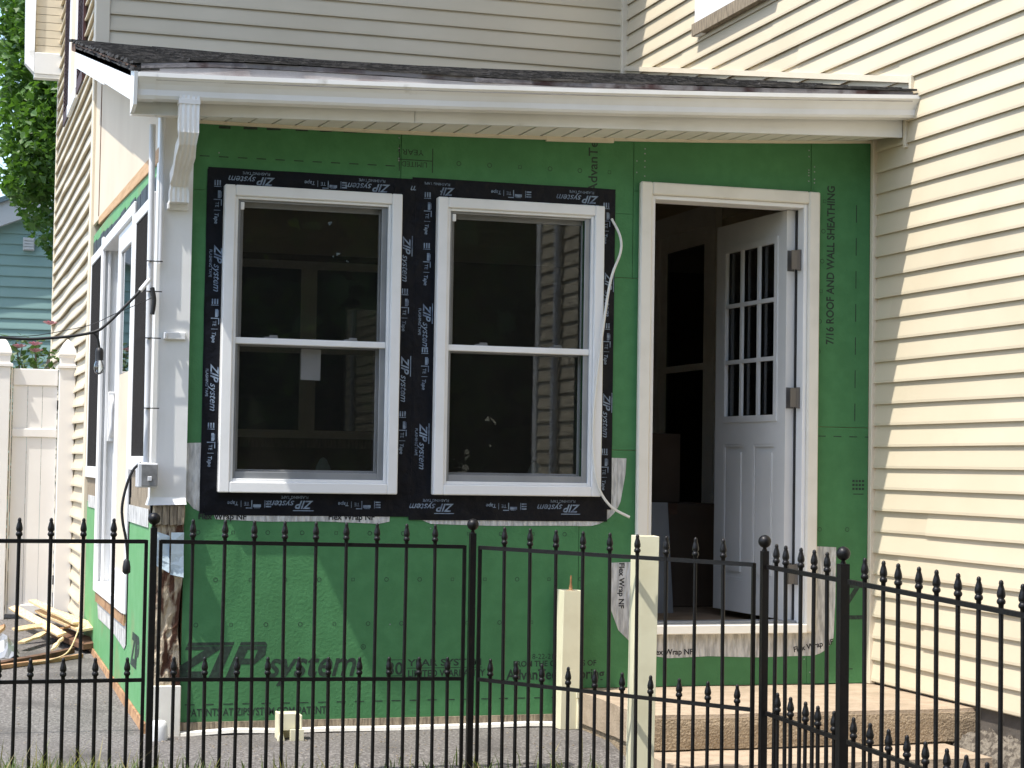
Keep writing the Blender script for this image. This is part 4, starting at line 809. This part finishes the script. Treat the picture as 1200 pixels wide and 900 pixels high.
# ================================================================== BLACK FENCE
FZ = 0.0
def base_mesh(build, name, m):
    o = build.build(name, m, None, org=(0, 0, 0)); me = o.data; bpy.data.objects.remove(o); return me
FIN = [(0.0075, 0.0), (0.0078, 0.010), (0.0120, 0.014), (0.0130, 0.019), (0.0110, 0.025), (0.0085, 0.027), (0.0122, 0.034), (0.0124, 0.042), (0.0095, 0.055), (0.0062, 0.066), (0.0072, 0.070), (0.0055, 0.077), (0.001, 0.080)]
me_fin = base_mesh(MB().rev(FIN, 10), 'finial', 'iron')
me_tall = base_mesh(MB().rev([(0.0072, -0.09), (0.0072, 0.855)], 8), 'picket', 'iron')
me_short = base_mesh(MB().rev([(0.0072, -0.09), (0.0072, 0.335)], 8), 'picket', 'iron')
me_post = base_mesh(MB().box(-0.0120, 0.0120, -0.0120, 0.0120, -0.25, 0.95), 'post', 'iron')
me_post2 = base_mesh(MB().box(-0.0160, 0.0160, -0.0160, 0.0160, -0.25, 0.95), 'post', 'iron')
bs = MB(); n = 12
bs.rev([(0.011, -0.014)] + [(max(0.002, 0.0235 * math.sin(math.pi * i / n)), 0.022 - 0.0235 * math.cos(math.pi * i / n)) for i in range(1, n + 1)], 16)
me_ball = base_mesh(bs, 'ball_cap', 'iron')
def link(name, me, parent, loc, rot=None):
    o = bpy.data.objects.new(name, me); col.objects.link(o); o.parent = parent; o.location = loc
    if rot: o.rotation_euler = rot
    return o
def add_post(fence, x, y, dz, big=False):
    p = link('post', me_post2 if big else me_post, fence, (x, y, dz - 0.03)); link('ball_cap', me_ball, p, (0, 0, 0.962)); return p
def run(fence, A, B, za, zb, n, first=0.5, s=None, endbars=True, talls=None, shorts=None):
    """pickets between two points: tall ones every step, short ones halfway"""
    A, B = Vector((A[0], A[1], 0)), Vector((B[0], B[1], 0)); L = (B - A).length; d = (B - A) / L; s = s or L / n
    an = math.atan2(d.y, d.x)
    def dz(t): return za + (zb - za) * t / L
    for z, r in ((0.868, 0.0075), (0.349, 0.007), (-0.012, 0.0075)):
        mb = MB(); mb.box(0, L, -r, r, -r, r); o = mb.build('rail', 'iron', fence, org=(0, 0, 0))
        o.location = (A.x, A.y, za + z); o.rotation_euler = (0, -math.atan2(zb - za, L), an)
    if endbars:
        for t in (0.0, L): 
            p = A + d * t; mb = link('stile', me_stile, fence, (p.x, p.y, dz(t)))
    seq = [(t, True) for t in talls] + [(t, False) for t in shorts] if talls else None
    i = 0
    while True:
        if seq is not None and i >= len(seq): break
        t = i * s / 2 if not first else (i + 1) * s / 2
        if seq is not None: t = seq[i][0]
        if t > L - 0.005 and seq is None: break
        tall = seq[i][1] if seq is not None else ((i % 2 == 1) if first else (i % 2 == 0)); p = A + d * t
        j = (random.uniform(-0.004, 0.004), random.uniform(-0.006, 0.006), random.random() * 6)
        q = link('picket', me_tall if tall else me_short, fence, (p.x, p.y, dz(t) + 0.02), j)
        link('finial', me_fin, q, (0, 0, 0.855 if tall else 0.335))
        i += 1
me_stile = base_mesh(MB().box(-0.0065, 0.0065, -0.0065, 0.0065, -0.07, 0.874), 'stile', 'iron')
fence = empty('iron_fence', (0, 0, 0), 'low black iron picket fence with spear finials crossing in front of the sunroom', 'fence')
FY = -1.02
run(fence, (-4.742, FY), (-3.570, FY), 0.004, 0.004, 10)
add_post(fence, -3.543, FY, 0.004)
run(fence, (-3.516, FY), (-2.325, FY), 0.004, -0.012, 10)
add_post(fence, -2.292, FY, -0.010)
run(fence, (-2.264, FY - 0.01), (-1.512, -1.985), -0.014, -0.030, 10)
add_post(fence, -1.497, -2.045, -0.030)
fence2 = empty('iron_fence', (0, 0, 0), 'black iron picket fence running towards the viewer along the walkway on the right', 'fence')
TA, SA, TB, SB = [0.060, 0.148, 0.258, 0.351, 0.458], [0.088, 0.192, 0.299, 0.397, 0.508], [0.112, 0.221, 0.327, 0.450, 0.559, 0.678, 0.793, 0.912, 1.031, 1.146, 1.261], [0.037, 0.149, 0.273, 0.385, 0.498, 0.620, 0.731, 0.846, 0.961, 1.076]   # picket spacing of the narrow panel and of the long one
run(fence2, (-1.489, -2.057), (-1.477, -2.595), -0.034, -0.047, 5, endbars=False, talls=TA, shorts=SA)
add_post(fence2, -1.476, -2.62, -0.045, True)
run(fence2, (-1.476, -2.665), (-1.462, -4.0), -0.049, -0.085, 11, endbars=False, talls=TB, shorts=SB)
run(fence2, (-1.462, -4.02), (-1.45, -5.2), -0.085, -0.12, 10, endbars=False)

# ================================================================== WHITE VINYL FENCE AND GATE
vf = empty('vinyl_fence', (-3.85, 4.6, 0.1), 'white vinyl privacy fence and gate with pointed post caps, left of the cream house', 'fence')
VY = 4.6
def capped_post(x0, x1):
    p = MB().box(x0, x1, VY, VY + 0.105, 0.05, 1.775).build('post', 'vinylfence', vf, 0.004)
    cx, cy = (x0 + x1) / 2, VY + 0.052
    mb = MB()
    for prof_ in ([(0.066, 1.775), (0.066, 1.793), (0.048, 1.80), (0.048, 1.845), (0.056, 1.855), (0.058, 1.865), (0.050, 1.895), (0.028, 1.94), (0.004, 1.968)],):
        mb.loft([[(cx + sx * r, cy + sy * r, z) for sx, sy in ((-1, -1), (1, -1), (1, 1), (-1, 1))] for r, z in prof_])
    mb.build('post_cap', 'vinylfence', p)
capped_post(-3.556, -3.450); capped_post(-3.97, -3.868); capped_post(-5.75, -5.65)
for z0, z1 in ((1.655, 1.765), (1.315, 1.372), (0.155, 0.22)): MB().box(-3.848, -3.562, VY + 0.035, VY + 0.075, z0, z1).build('gate_rail', 'vinylfence', vf, 0.005)
for i in range(3):
    x0 = -3.846 + i * 0.0947
    for z0, z1 in ((0.221, 1.314), (1.373, 1.654)):
        MB().box(x0, x0 + 0.0925, VY + 0.049, VY + 0.061, z0, z1).build('gate_board', 'vinylfence', vf)
MB().box(-3.861, -3.851, VY + 0.04, VY + 0.07, 0.16, 1.77).build('gate_stile', 'vinylfence', vf)
for z in (0.35, 1.5): MB().box(-3.565, -3.552, VY + 0.02, VY + 0.036, z, z + 0.06).build('gate_hinge', 'blackrub', vf)
mbp = MB().box(-5.648, -3.972, VY + 0.035, VY + 0.075, 1.62, 1.73).box(-5.648, -3.972, VY + 0.035, VY + 0.075, 0.12, 0.24).build('fence_rail', 'vinylfence', vf, 0.005)
for i in range(11): MB().box(-5.645 + i * 0.152, -5.645 + i * 0.152 + 0.149, VY + 0.049, VY + 0.061, 0.241, 1.619).build('fence_board', 'vinylfence', vf)

# ================================================================== DEBRIS BY THE GATE
def plank(name, m, a, b, w_, th_, label, group=None, roll=0.0):
    a, b = Vector(a), Vector(b); d = (b - a); L = d.length; d.normalize(); s_ = d.cross(Vector((0, 0, 1))).normalized(); n_ = s_.cross(d)
    s2 = s_ * math.cos(roll) + n_ * math.sin(roll); n2 = -s_ * math.sin(roll) + n_ * math.cos(roll); rings = []
    for i in range(5):
        t = i / 4; p = a + d * (L * t); ww = w_ * (1 - 0.55 * (t > 0.9) * random.random() - 0.4 * (t < 0.1) * random.random()); off = 0.012 * noise.noise(Vector((t * 3, L * 9, 0)))
        rings.append([p - s2 * ww / 2 + n2 * off, p + s2 * ww / 2 + n2 * off, p + s2 * ww / 2 + n2 * (th_ + off), p - s2 * ww / 2 + n2 * (th_ + off)])
    o = MB().loft(rings).build(name, m, None, org=tuple(a)); tag(o, label, 'scrap wood', group); return o
plank('wood_scrap', 'scrap', (-3.455, 2.86, 0.20), (-3.64, 4.35, 0.20), 0.13, 0.013, 'widest pale split board lying on top of the scrap pile by the gate', None, 0.15)
plank('wood_scrap', 'scrap', (-3.52, 3.0, 0.225), (-3.70, 4.45, 0.25), 0.05, 0.012, 'narrow pale strip along the top of the widest scrap board', None, 0.1)
plank('wood_scrap', 'scrap', (-3.60, 3.0, 0.16), (-3.83, 4.2, 0.23), 0.06, 0.012, 'pale splintered board pointing up towards the white gate', None, 0.3)
plank('wood_scrap', 'scrap', (-3.86, 3.25, 0.17), (-3.66, 3.42, 0.18), 0.05, 0.010, 'short pale wood wedge poking out left of the scrap pile', None, -0.3)
plank('wood_scrap', 'scrap', (-3.83, 2.95, 0.12), (-3.66, 3.35, 0.15), 0.055, 0.012, 'pale board end low on the left of the scrap pile', None, 0.1)
plank('wood_scrap', 'brownwood', (-3.452, 2.80, 0.10), (-3.62, 3.6, 0.13), 0.12, 0.03, 'dark brown board underneath the pale split boards', None, 0.1)
plank('wood_scrap', 'sill', (-3.60, 3.05, 0.19), (-3.49, 3.2, 0.215), 0.03, 0.010, 'small orange splinter in front of the widest scrap board', None, 0.2)
plank('wood_scrap', 'brownwood', (-4.05, 2.15, 0.055), (-3.55, 2.85, 0.075), 0.05, 0.03, 'long dark stick lying in front of the scrap pile')
plank('wood_scrap', 'sill', (-4.1, 2.05, 0.055), (-3.52, 2.62, 0.07), 0.035, 0.02, 'long reddish stick lying foremost of the scrap pile')
plank('wood_scrap', 'scrap', (-3.66, 2.78, 0.10), (-3.60, 3.0, 0.14), 0.04, 0.012, 'small pale splinter standing in the middle of the scrap pile', None, 0.6)
tag(MB().tube(smoothpath([(-3.50, 3.0, 0.27), (-3.53, 2.8, 0.20), (-3.60, 2.55, 0.11), (-3.70, 2.4, 0.085), (-3.82, 2.3, 0.08)], 6), 0.0045, 7).build('bent_cord', 'scrap'), 'thin pale cord curling over the scrap wood pile', 'cord')
o = MB()
vs = []
for i in range(9):
    for j in range(9):
        u, v_ = i / 8, j / 8; vs.append((-4.02 + 0.17 * u, 2.65 + 0.4 * v_, 0.075 + 0.10 * math.sin(3.1 * u) * math.sin(3.1 * v_) + 0.05 * noise.noise(Vector((u * 6, v_ * 6, 1)))))
o.add(vs, [(i * 9 + j, (i + 1) * 9 + j, (i + 1) * 9 + j + 1, i * 9 + j + 1) for i in range(8) for j in range(8)])
tag(o.build('crumpled_sheet', 'greyal'), 'crumpled grey plastic sheet left of the scrap wood', 'plastic sheet')
plank('wood_scrap', 'sill', (-4.05, 2.9, 0.10), (-3.93, 3.1, 0.20), 0.11, 0.015, 'small orange brown tile of wood at the far left of the scrap pile', None, 0.4)

# ================================================================== THINGS INSIDE THE ROOM
def carton(name, x0, x1, y0, y1, z0, z1, label, m='card'):
    t = empty(name, ((x0 + x1) / 2, (y0 + y1) / 2, z0), label, 'box')
    MB().box(x0, x1, y0, y1, z0, z1).build('carton', m, t, 0.004)
    MB().box((x0 + x1) / 2 - 0.025, (x0 + x1) / 2 + 0.025, y0 - 0.0012, y1, z1 + 0.0002, z1 + 0.0012).box((x0 + x1) / 2 - 0.025, (x0 + x1) / 2 + 0.025, y0 - 0.0012, y0 - 0.0002, z1 - 0.06, z1 + 0.0002).build('packing_tape', 'paper' if m == 'card2' else 'brownwood', t); return t
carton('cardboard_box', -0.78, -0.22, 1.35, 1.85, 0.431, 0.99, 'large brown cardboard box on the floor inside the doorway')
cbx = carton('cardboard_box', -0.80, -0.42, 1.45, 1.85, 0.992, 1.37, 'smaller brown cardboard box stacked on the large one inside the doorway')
MB().box(-0.765, -0.715, 1.4475, 1.4495, 1.16, 1.21).build('shipping_label', 'paper', cbx)
tag(MB().hexa([(-0.765, 0.93, 0.431), (-0.65, 0.95, 0.431), (-0.65, 0.962, 0.431), (-0.765, 0.942, 0.431), (-0.765, 1.03, 1.00), (-0.65, 1.05, 1.00), (-0.65, 1.062, 1.00), (-0.765, 1.042, 1.00)]).build('leaning_panel', 'greyal'), 'grey panel leaning against the boxes just inside the doorway', 'panel')
tag(MB().hexa([(-2.800, 0.030, 1.545), (-2.712, 0.030, 1.543), (-2.712, 0.031, 1.543), (-2.800, 0.031, 1.545), (-2.798, 0.034, 1.682), (-2.710, 0.034, 1.680), (-2.710, 0.035, 1.680), (-2.798, 0.035, 1.682)]).build('paper_notice', 'paper'), 'white paper notice taped to the lower pane of the left front window', 'notice')
def cone(name, x, label):
    o = MB().rev([(0.045, 0.0), (0.043, 0.03), (0.030, 0.075), (0.014, 0.105), (0.002, 0.112)], 12, (0, 0, 0)).build(name, 'paper', None, org=(0, 0, 0)); o.location = (x, 0.16, 1.092); tag(o, label, 'caulk cap'); 
    return o
MB().box(-3.11, -2.42, 0.101, 0.22, 1.05, 1.09).box(-2.15, -1.44, 0.101, 0.22, 1.05, 1.09).build('inner_stool', 'lumber', sun)
cone('white_cone', -2.665, 'small white pointed bundle on the sill inside the left front window')
cone('white_cone', -1.665, 'small white pointed bundle on the sill inside the right front window')

# ================================================================== NEIGHBOUR HOUSE
tl = empty('teal_house', (-5.0, 13.0, 0.0), 'teal clapboard house with pale gable trim, behind the white vinyl fence', 'house')
ty = 13.0
def tz(x): return 3.86 + (x + 3.70) * 0.42                # rake bottom line of the gable
tw = MB().add([(-9.5, ty + 0.02, 0), (1.0, ty + 0.02, 0), (1.0, ty + 0.02, 5.6), (-9.5, ty + 0.02, 1.6), (-9.5, ty + 8, 0), (1.0, ty + 8, 0), (1.0, ty + 8, 5.6), (-9.5, ty + 8, 1.6)], [(0, 1, 2, 3), (7, 6, 5, 4), (0, 4, 5, 1), (1, 5, 6, 2), (2, 6, 7, 3), (3, 7, 4, 0)]).build('gable_wall', 'teal', tl)
for k in range(42):
    z = 0.15 + k * 0.115
    x0 = max(-9.4, -3.70 + (z + 0.115 - 3.86) / 0.42) if z + 0.115 > 1.5 else -9.4
    if x0 < 0.9: board(tw, 'x', x0, 0.95, z, ty + 0.018, 1, 0.0015, 'teal', 0.115, 0.02)
for (d0, d1, y0, y1, m, nm) in ((-0.20, 0.05, ty - 0.13, ty - 0.10, 'tealtrim', 'rake_fascia'), (0.051, 0.11, ty - 0.17, ty + 8, 'slate', 'roof'), (-0.20, -0.17, ty - 0.099, ty + 0.02, 'tealtrim', 'rake_soffit')):
    MB().hexa([(-10, y0, tz(-10) + d0), (1.2, y0, tz(1.2) + d0), (1.2, y1, tz(1.2) + d0), (-10, y1, tz(-10) + d0), (-10, y0, tz(-10) + d1), (1.2, y0, tz(1.2) + d1), (1.2, y1, tz(1.2) + d1), (-10, y1, tz(-10) + d1)]).build(nm, m, tl)
vt = MB().box(-3.455, -3.335, ty - 0.05, ty + 0.0, 3.42, 3.56).build('dryer_vent', 'tealtrim', tl, 0.004)
for i in range(4): MB().box(-3.448, -3.342, ty - 0.062, ty - 0.051, 3.43 + i * 0.032, 3.43 + i * 0.032 + 0.022).build('vent_louvre', 'tealtrim', vt)

# ================================================================== TREES AND PLANTS
def leafcloud(mb, c, rad, n, size, seed, hollow=0.35, lobes=5):
    rnd = random.Random(seed)
    for i in range(n):
        while True:
            p = Vector((rnd.uniform(-1, 1), rnd.uniform(-1, 1), rnd.uniform(-1, 1)))
            if hollow < p.length < 1: break
        q = Vector((c[0] + p.x * rad[0], c[1] + p.y * rad[1], c[2] + p.z * rad[2]))
        if noise.noise(q * (1.6 / max(rad)) * 2.2 + Vector((seed, 0, 0))) < 0.0 and rnd.random() < 0.9: continue
        leaf_at(mb, q, size * rnd.uniform(0.6, 1.25), rnd, lobes)
def leaf_at(mb, q, s, rnd, lobes=5):
    nrm = Vector((rnd.gauss(0, 0.6), rnd.gauss(0, 0.6), rnd.uniform(0.2, 1.2))).normalized()
    a = nrm.cross(Vector((rnd.random() - .5, rnd.random() - .5, rnd.random() - .5))).normalized(); b = nrm.cross(a)
    if lobes == 5: sh = [(0, -0.5), (0.5, -0.18), (0.34, 0.12), (0.12, 0.2), (0, 0.62), (-0.12, 0.2), (-0.34, 0.12), (-0.5, -0.18)]
    else: sh = [(0, -0.6), (0.3, -0.1), (0.22, 0.35), (0, 0.65), (-0.22, 0.35), (-0.3, -0.1)]
    n = len(sh); mb.add([q + a * (u * s) + b * (v_ * s) - nrm * (abs(u) * 0.25 * s) for u, v_ in sh], [tuple(range(n))])
def limb(mb, a, b, r0, r1, rnd, n=5, wig=0.12):
    a, b = Vector(a), Vector(b); L = (b - a).length; pts = []
    for i in range(n + 1):
        t = i / n; pts.append(a.lerp(b, t) + Vector((rnd.uniform(-1, 1), rnd.uniform(-1, 1), rnd.uniform(-.4, .4))) * wig * L * 0.3 * math.sin(math.pi * t))
    mb.tube(pts, [r0 + (r1 - r0) * i / n for i in range(n + 1)], 7); return pts
def make_tree(x, y, zb, label, seed, cen, rad, n, size):
    t = empty('maple_tree', (x, y, zb), label, 'tree'); rnd = random.Random(seed); tr = MB()
    limb(tr, (x, y, zb - 0.2), (x + 0.1, y, cen[2]), 0.20, 0.10, rnd); crown = MB()
    for i in range(11):
        a = rnd.uniform(0, 6.28); el = rnd.uniform(-0.7, 0.9); e = Vector((cen[0] + math.cos(a) * rad[0] * 0.75 * math.cos(el), cen[1] + math.sin(a) * rad[1] * 0.75 * math.cos(el), cen[2] + math.sin(el) * rad[2] * 0.8))
        limb(tr, (x + 0.05, y, cen[2] - rad[2] * 0.6 + rnd.random() * rad[2] * 0.7), e, 0.055, 0.012, rnd)
        leafcloud(crown, e, (rad[0] * 0.42, rad[1] * 0.42, rad[2] * 0.36), n // 16, size, seed + i, 0.0)
    leafcloud(crown, cen, rad, n // 2, size, seed + 40, 0.5)
    tr.build('trunk', 'bark', t); crown.build('crown', 'leaf', t, recalc=False); return t
make_tree(-3.15, 10.4, 0.2, 'dark green leafy maple rising beside the teal house at the far left', 11, (-3.05, 10.3, 4.75), (0.84, 1.3, 1.75), 26000, 0.088)
far = make_tree(-9.5, -19.0, -0.4, 'tall leafy street tree mirrored darkly in the sunroom glass, leftmost', 23, (-9.5, -19.0, 4.4), (3.6, 3.4, 5.0), 30000, 0.42)
for i, (dx, dy, lab) in enumerate(((5.2, -1.5, 'tall leafy street tree mirrored darkly in the sunroom glass, second from left'), (10.4, 0.6, 'tall leafy street tree mirrored darkly in the sunroom glass, third from left'), (15.8, -1.0, 'tall leafy street tree mirrored darkly in the sunroom glass, rightmost'), (2.6, -7.0, 'street tree behind the gap between the two left mirrored trees'), (7.9, -6.5, 'street tree behind the gap between the two middle mirrored trees'), (-4.5, -5.0, 'street tree beyond the leftmost mirrored tree'))):
    t = far.copy(); col.objects.link(t); t.location = far.location + Vector((dx, dy, 0)); t.rotation_euler = (0, 0, 1.3 * (i + 1)); t['label'] = lab; t.scale = (1, 1, 1.0 + 0.12 * (i % 3))
    for ch in list(far.children):
        c = ch.copy(); col.objects.link(c); c.parent = t
# rose bush
rb = empty('rose_bush', (-3.75, 5.25, 0.12), 'pink flowering rose bush showing over the white gate', 'bush')
rnd = random.Random(5); stm = MB(); lf_ = MB()
for i in range(16):
    tx = rnd.uniform(-4.15, -3.53); tzp = rnd.uniform(1.75, 2.0) if rnd.random() < 0.75 else rnd.uniform(2.0, 2.14)
    pts = limb(stm, (-3.75 + rnd.uniform(-.1, .1), 5.25 + rnd.uniform(-.08, .08), 0.12), (tx, 5.25 + rnd.uniform(-.2, .2), tzp), 0.010, 0.004, rnd, 6, 0.3)
    for p in pts[3:]:
        for k in range(9): leaf_at(lf_, p + Vector((rnd.gauss(0, .05), rnd.gauss(0, .05), rnd.gauss(0, .045))), rnd.uniform(0.035, 0.06), rnd, 4)
for i in range(900): leaf_at(lf_, Vector((rnd.uniform(-4.2, -3.52), rnd.uniform(5.0, 5.5), rnd.uniform(1.0, 1.93))), rnd.uniform(0.035, 0.06), rnd, 4)
stm.build('stems', 'bark', rb); lf_.build('foliage', 'roseleaf', rb, recalc=False)
for (x, z) in ((-3.80, 1.925), (-3.695, 1.945), (-3.69, 1.90), (-3.60, 2.09), (-4.02, 1.93)):
    fl = MB()
    for k in range(14):
        a = k * 2.4; rr = 0.008 + 0.0016 * k; el = 1.1 - 0.06 * k; q = Vector((x, 5.08, z)); d = Vector((math.cos(a) * math.cos(el), math.sin(a) * math.cos(el) - 0.4, math.sin(el)))
        s_ = d.cross(Vector((0, 0, 1))).normalized() * (0.012 + 0.0006 * k); e = q + d * rr * 1.6
        fl.add([q - s_ * 0.4, q + s_ * 0.4, e + s_, e + Vector((0, 0, 0.008)), e - s_], [(0, 1, 2, 3, 4)])
    fl.build('flower', 'petal', rb, recalc=False)
# grass along the fence
def blades(name, m, n, area, hmin, hmax, seed, label):
    rnd = random.Random(seed); mb = MB()
    for i in range(n):
        x, y, dens = area(rnd)
        if rnd.random() > dens: continue
        z = gz(x, y) - 0.01; h = rnd.uniform(hmin, hmax) * (0.5 + 0.5 * dens); a = rnd.uniform(0, 6.28); ln = rnd.uniform(0.1, 0.75) * h; wd = rnd.uniform(0.0018, 0.0042)
        dx_, dy_ = math.cos(a), math.sin(a); sx_, sy_ = -dy_ * wd, dx_ * wd
        p1 = (x + dx_ * ln * 0.3, y + dy_ * ln * 0.3, z + h * 0.6); p2 = (x + dx_ * ln, y + dy_ * ln, z + h)
        mb.add([(x - sx_, y - sy_, z), (x + sx_, y + sy_, z), (p1[0] + sx_ * .8, p1[1] + sy_ * .8, p1[2]), (p1[0] - sx_ * .8, p1[1] - sy_ * .8, p1[2]), p2], [(0, 1, 2, 3), (3, 2, 4)])
    return tag(mb.build(name, m, recalc=False), label, 'grass', kind='stuff')
def strip(rnd):
    x = rnd.uniform(-4.9, -1.7); y = rnd.gauss(-1.16, 0.13); dens = 0.95 if x < -3.6 else 0.55 if x < -3.3 else 0.30
    if noise.noise(Vector((x * 3.1, y * 2, 7))) < -0.12: dens *= 0.35
    return x, y, dens
blades('grass', 'grass', 6500, strip, 0.05, 0.165, 3, 'green grass growing along the foot of the black fence')
blades('dry_grass', 'drygrass', 900, strip, 0.07, 0.23, 4, 'dry straw coloured blades among the grass by the fence')
def lawnarea(rnd): return rnd.uniform(-6.5, -1.9), rnd.uniform(-3.2, -1.3), 0.8
blades('lawn_grass', 'grass', 9000, lawnarea, 0.04, 0.09, 8, 'lawn grass in front of the black fence')
# loose chips and leaves on the asphalt
rnd = random.Random(9); mb = MB()
for i in range(420):
    x = rnd.uniform(-4.6, -1.6); y = rnd.uniform(-0.95, 3.0) if x < -3.5 else rnd.uniform(-0.95, -0.06); s_ = rnd.uniform(0.0015, 0.0055); a = rnd.uniform(0, 6.28); z = gz(x, y) + 0.004
    c, s2 = math.cos(a) * s_, math.sin(a) * s_
    mb.hexa([(x - c, y - s2, z), (x + s2, y - c, z), (x + c * 1.4, y + s2, z), (x - s2, y + c, z), (x - c * .8, y - s2 * .8, z + s_ * .6), (x + s2 * .8, y - c * .8, z + s_ * .5), (x + c, y + s2 * .8, z + s_ * .6), (x - s2 * .8, y + c * .8, z + s_ * .4)])
tag(mb.build('wood_chips', 'greywood'), 'pale wood chips and grit scattered on the asphalt', 'chips', kind='stuff')
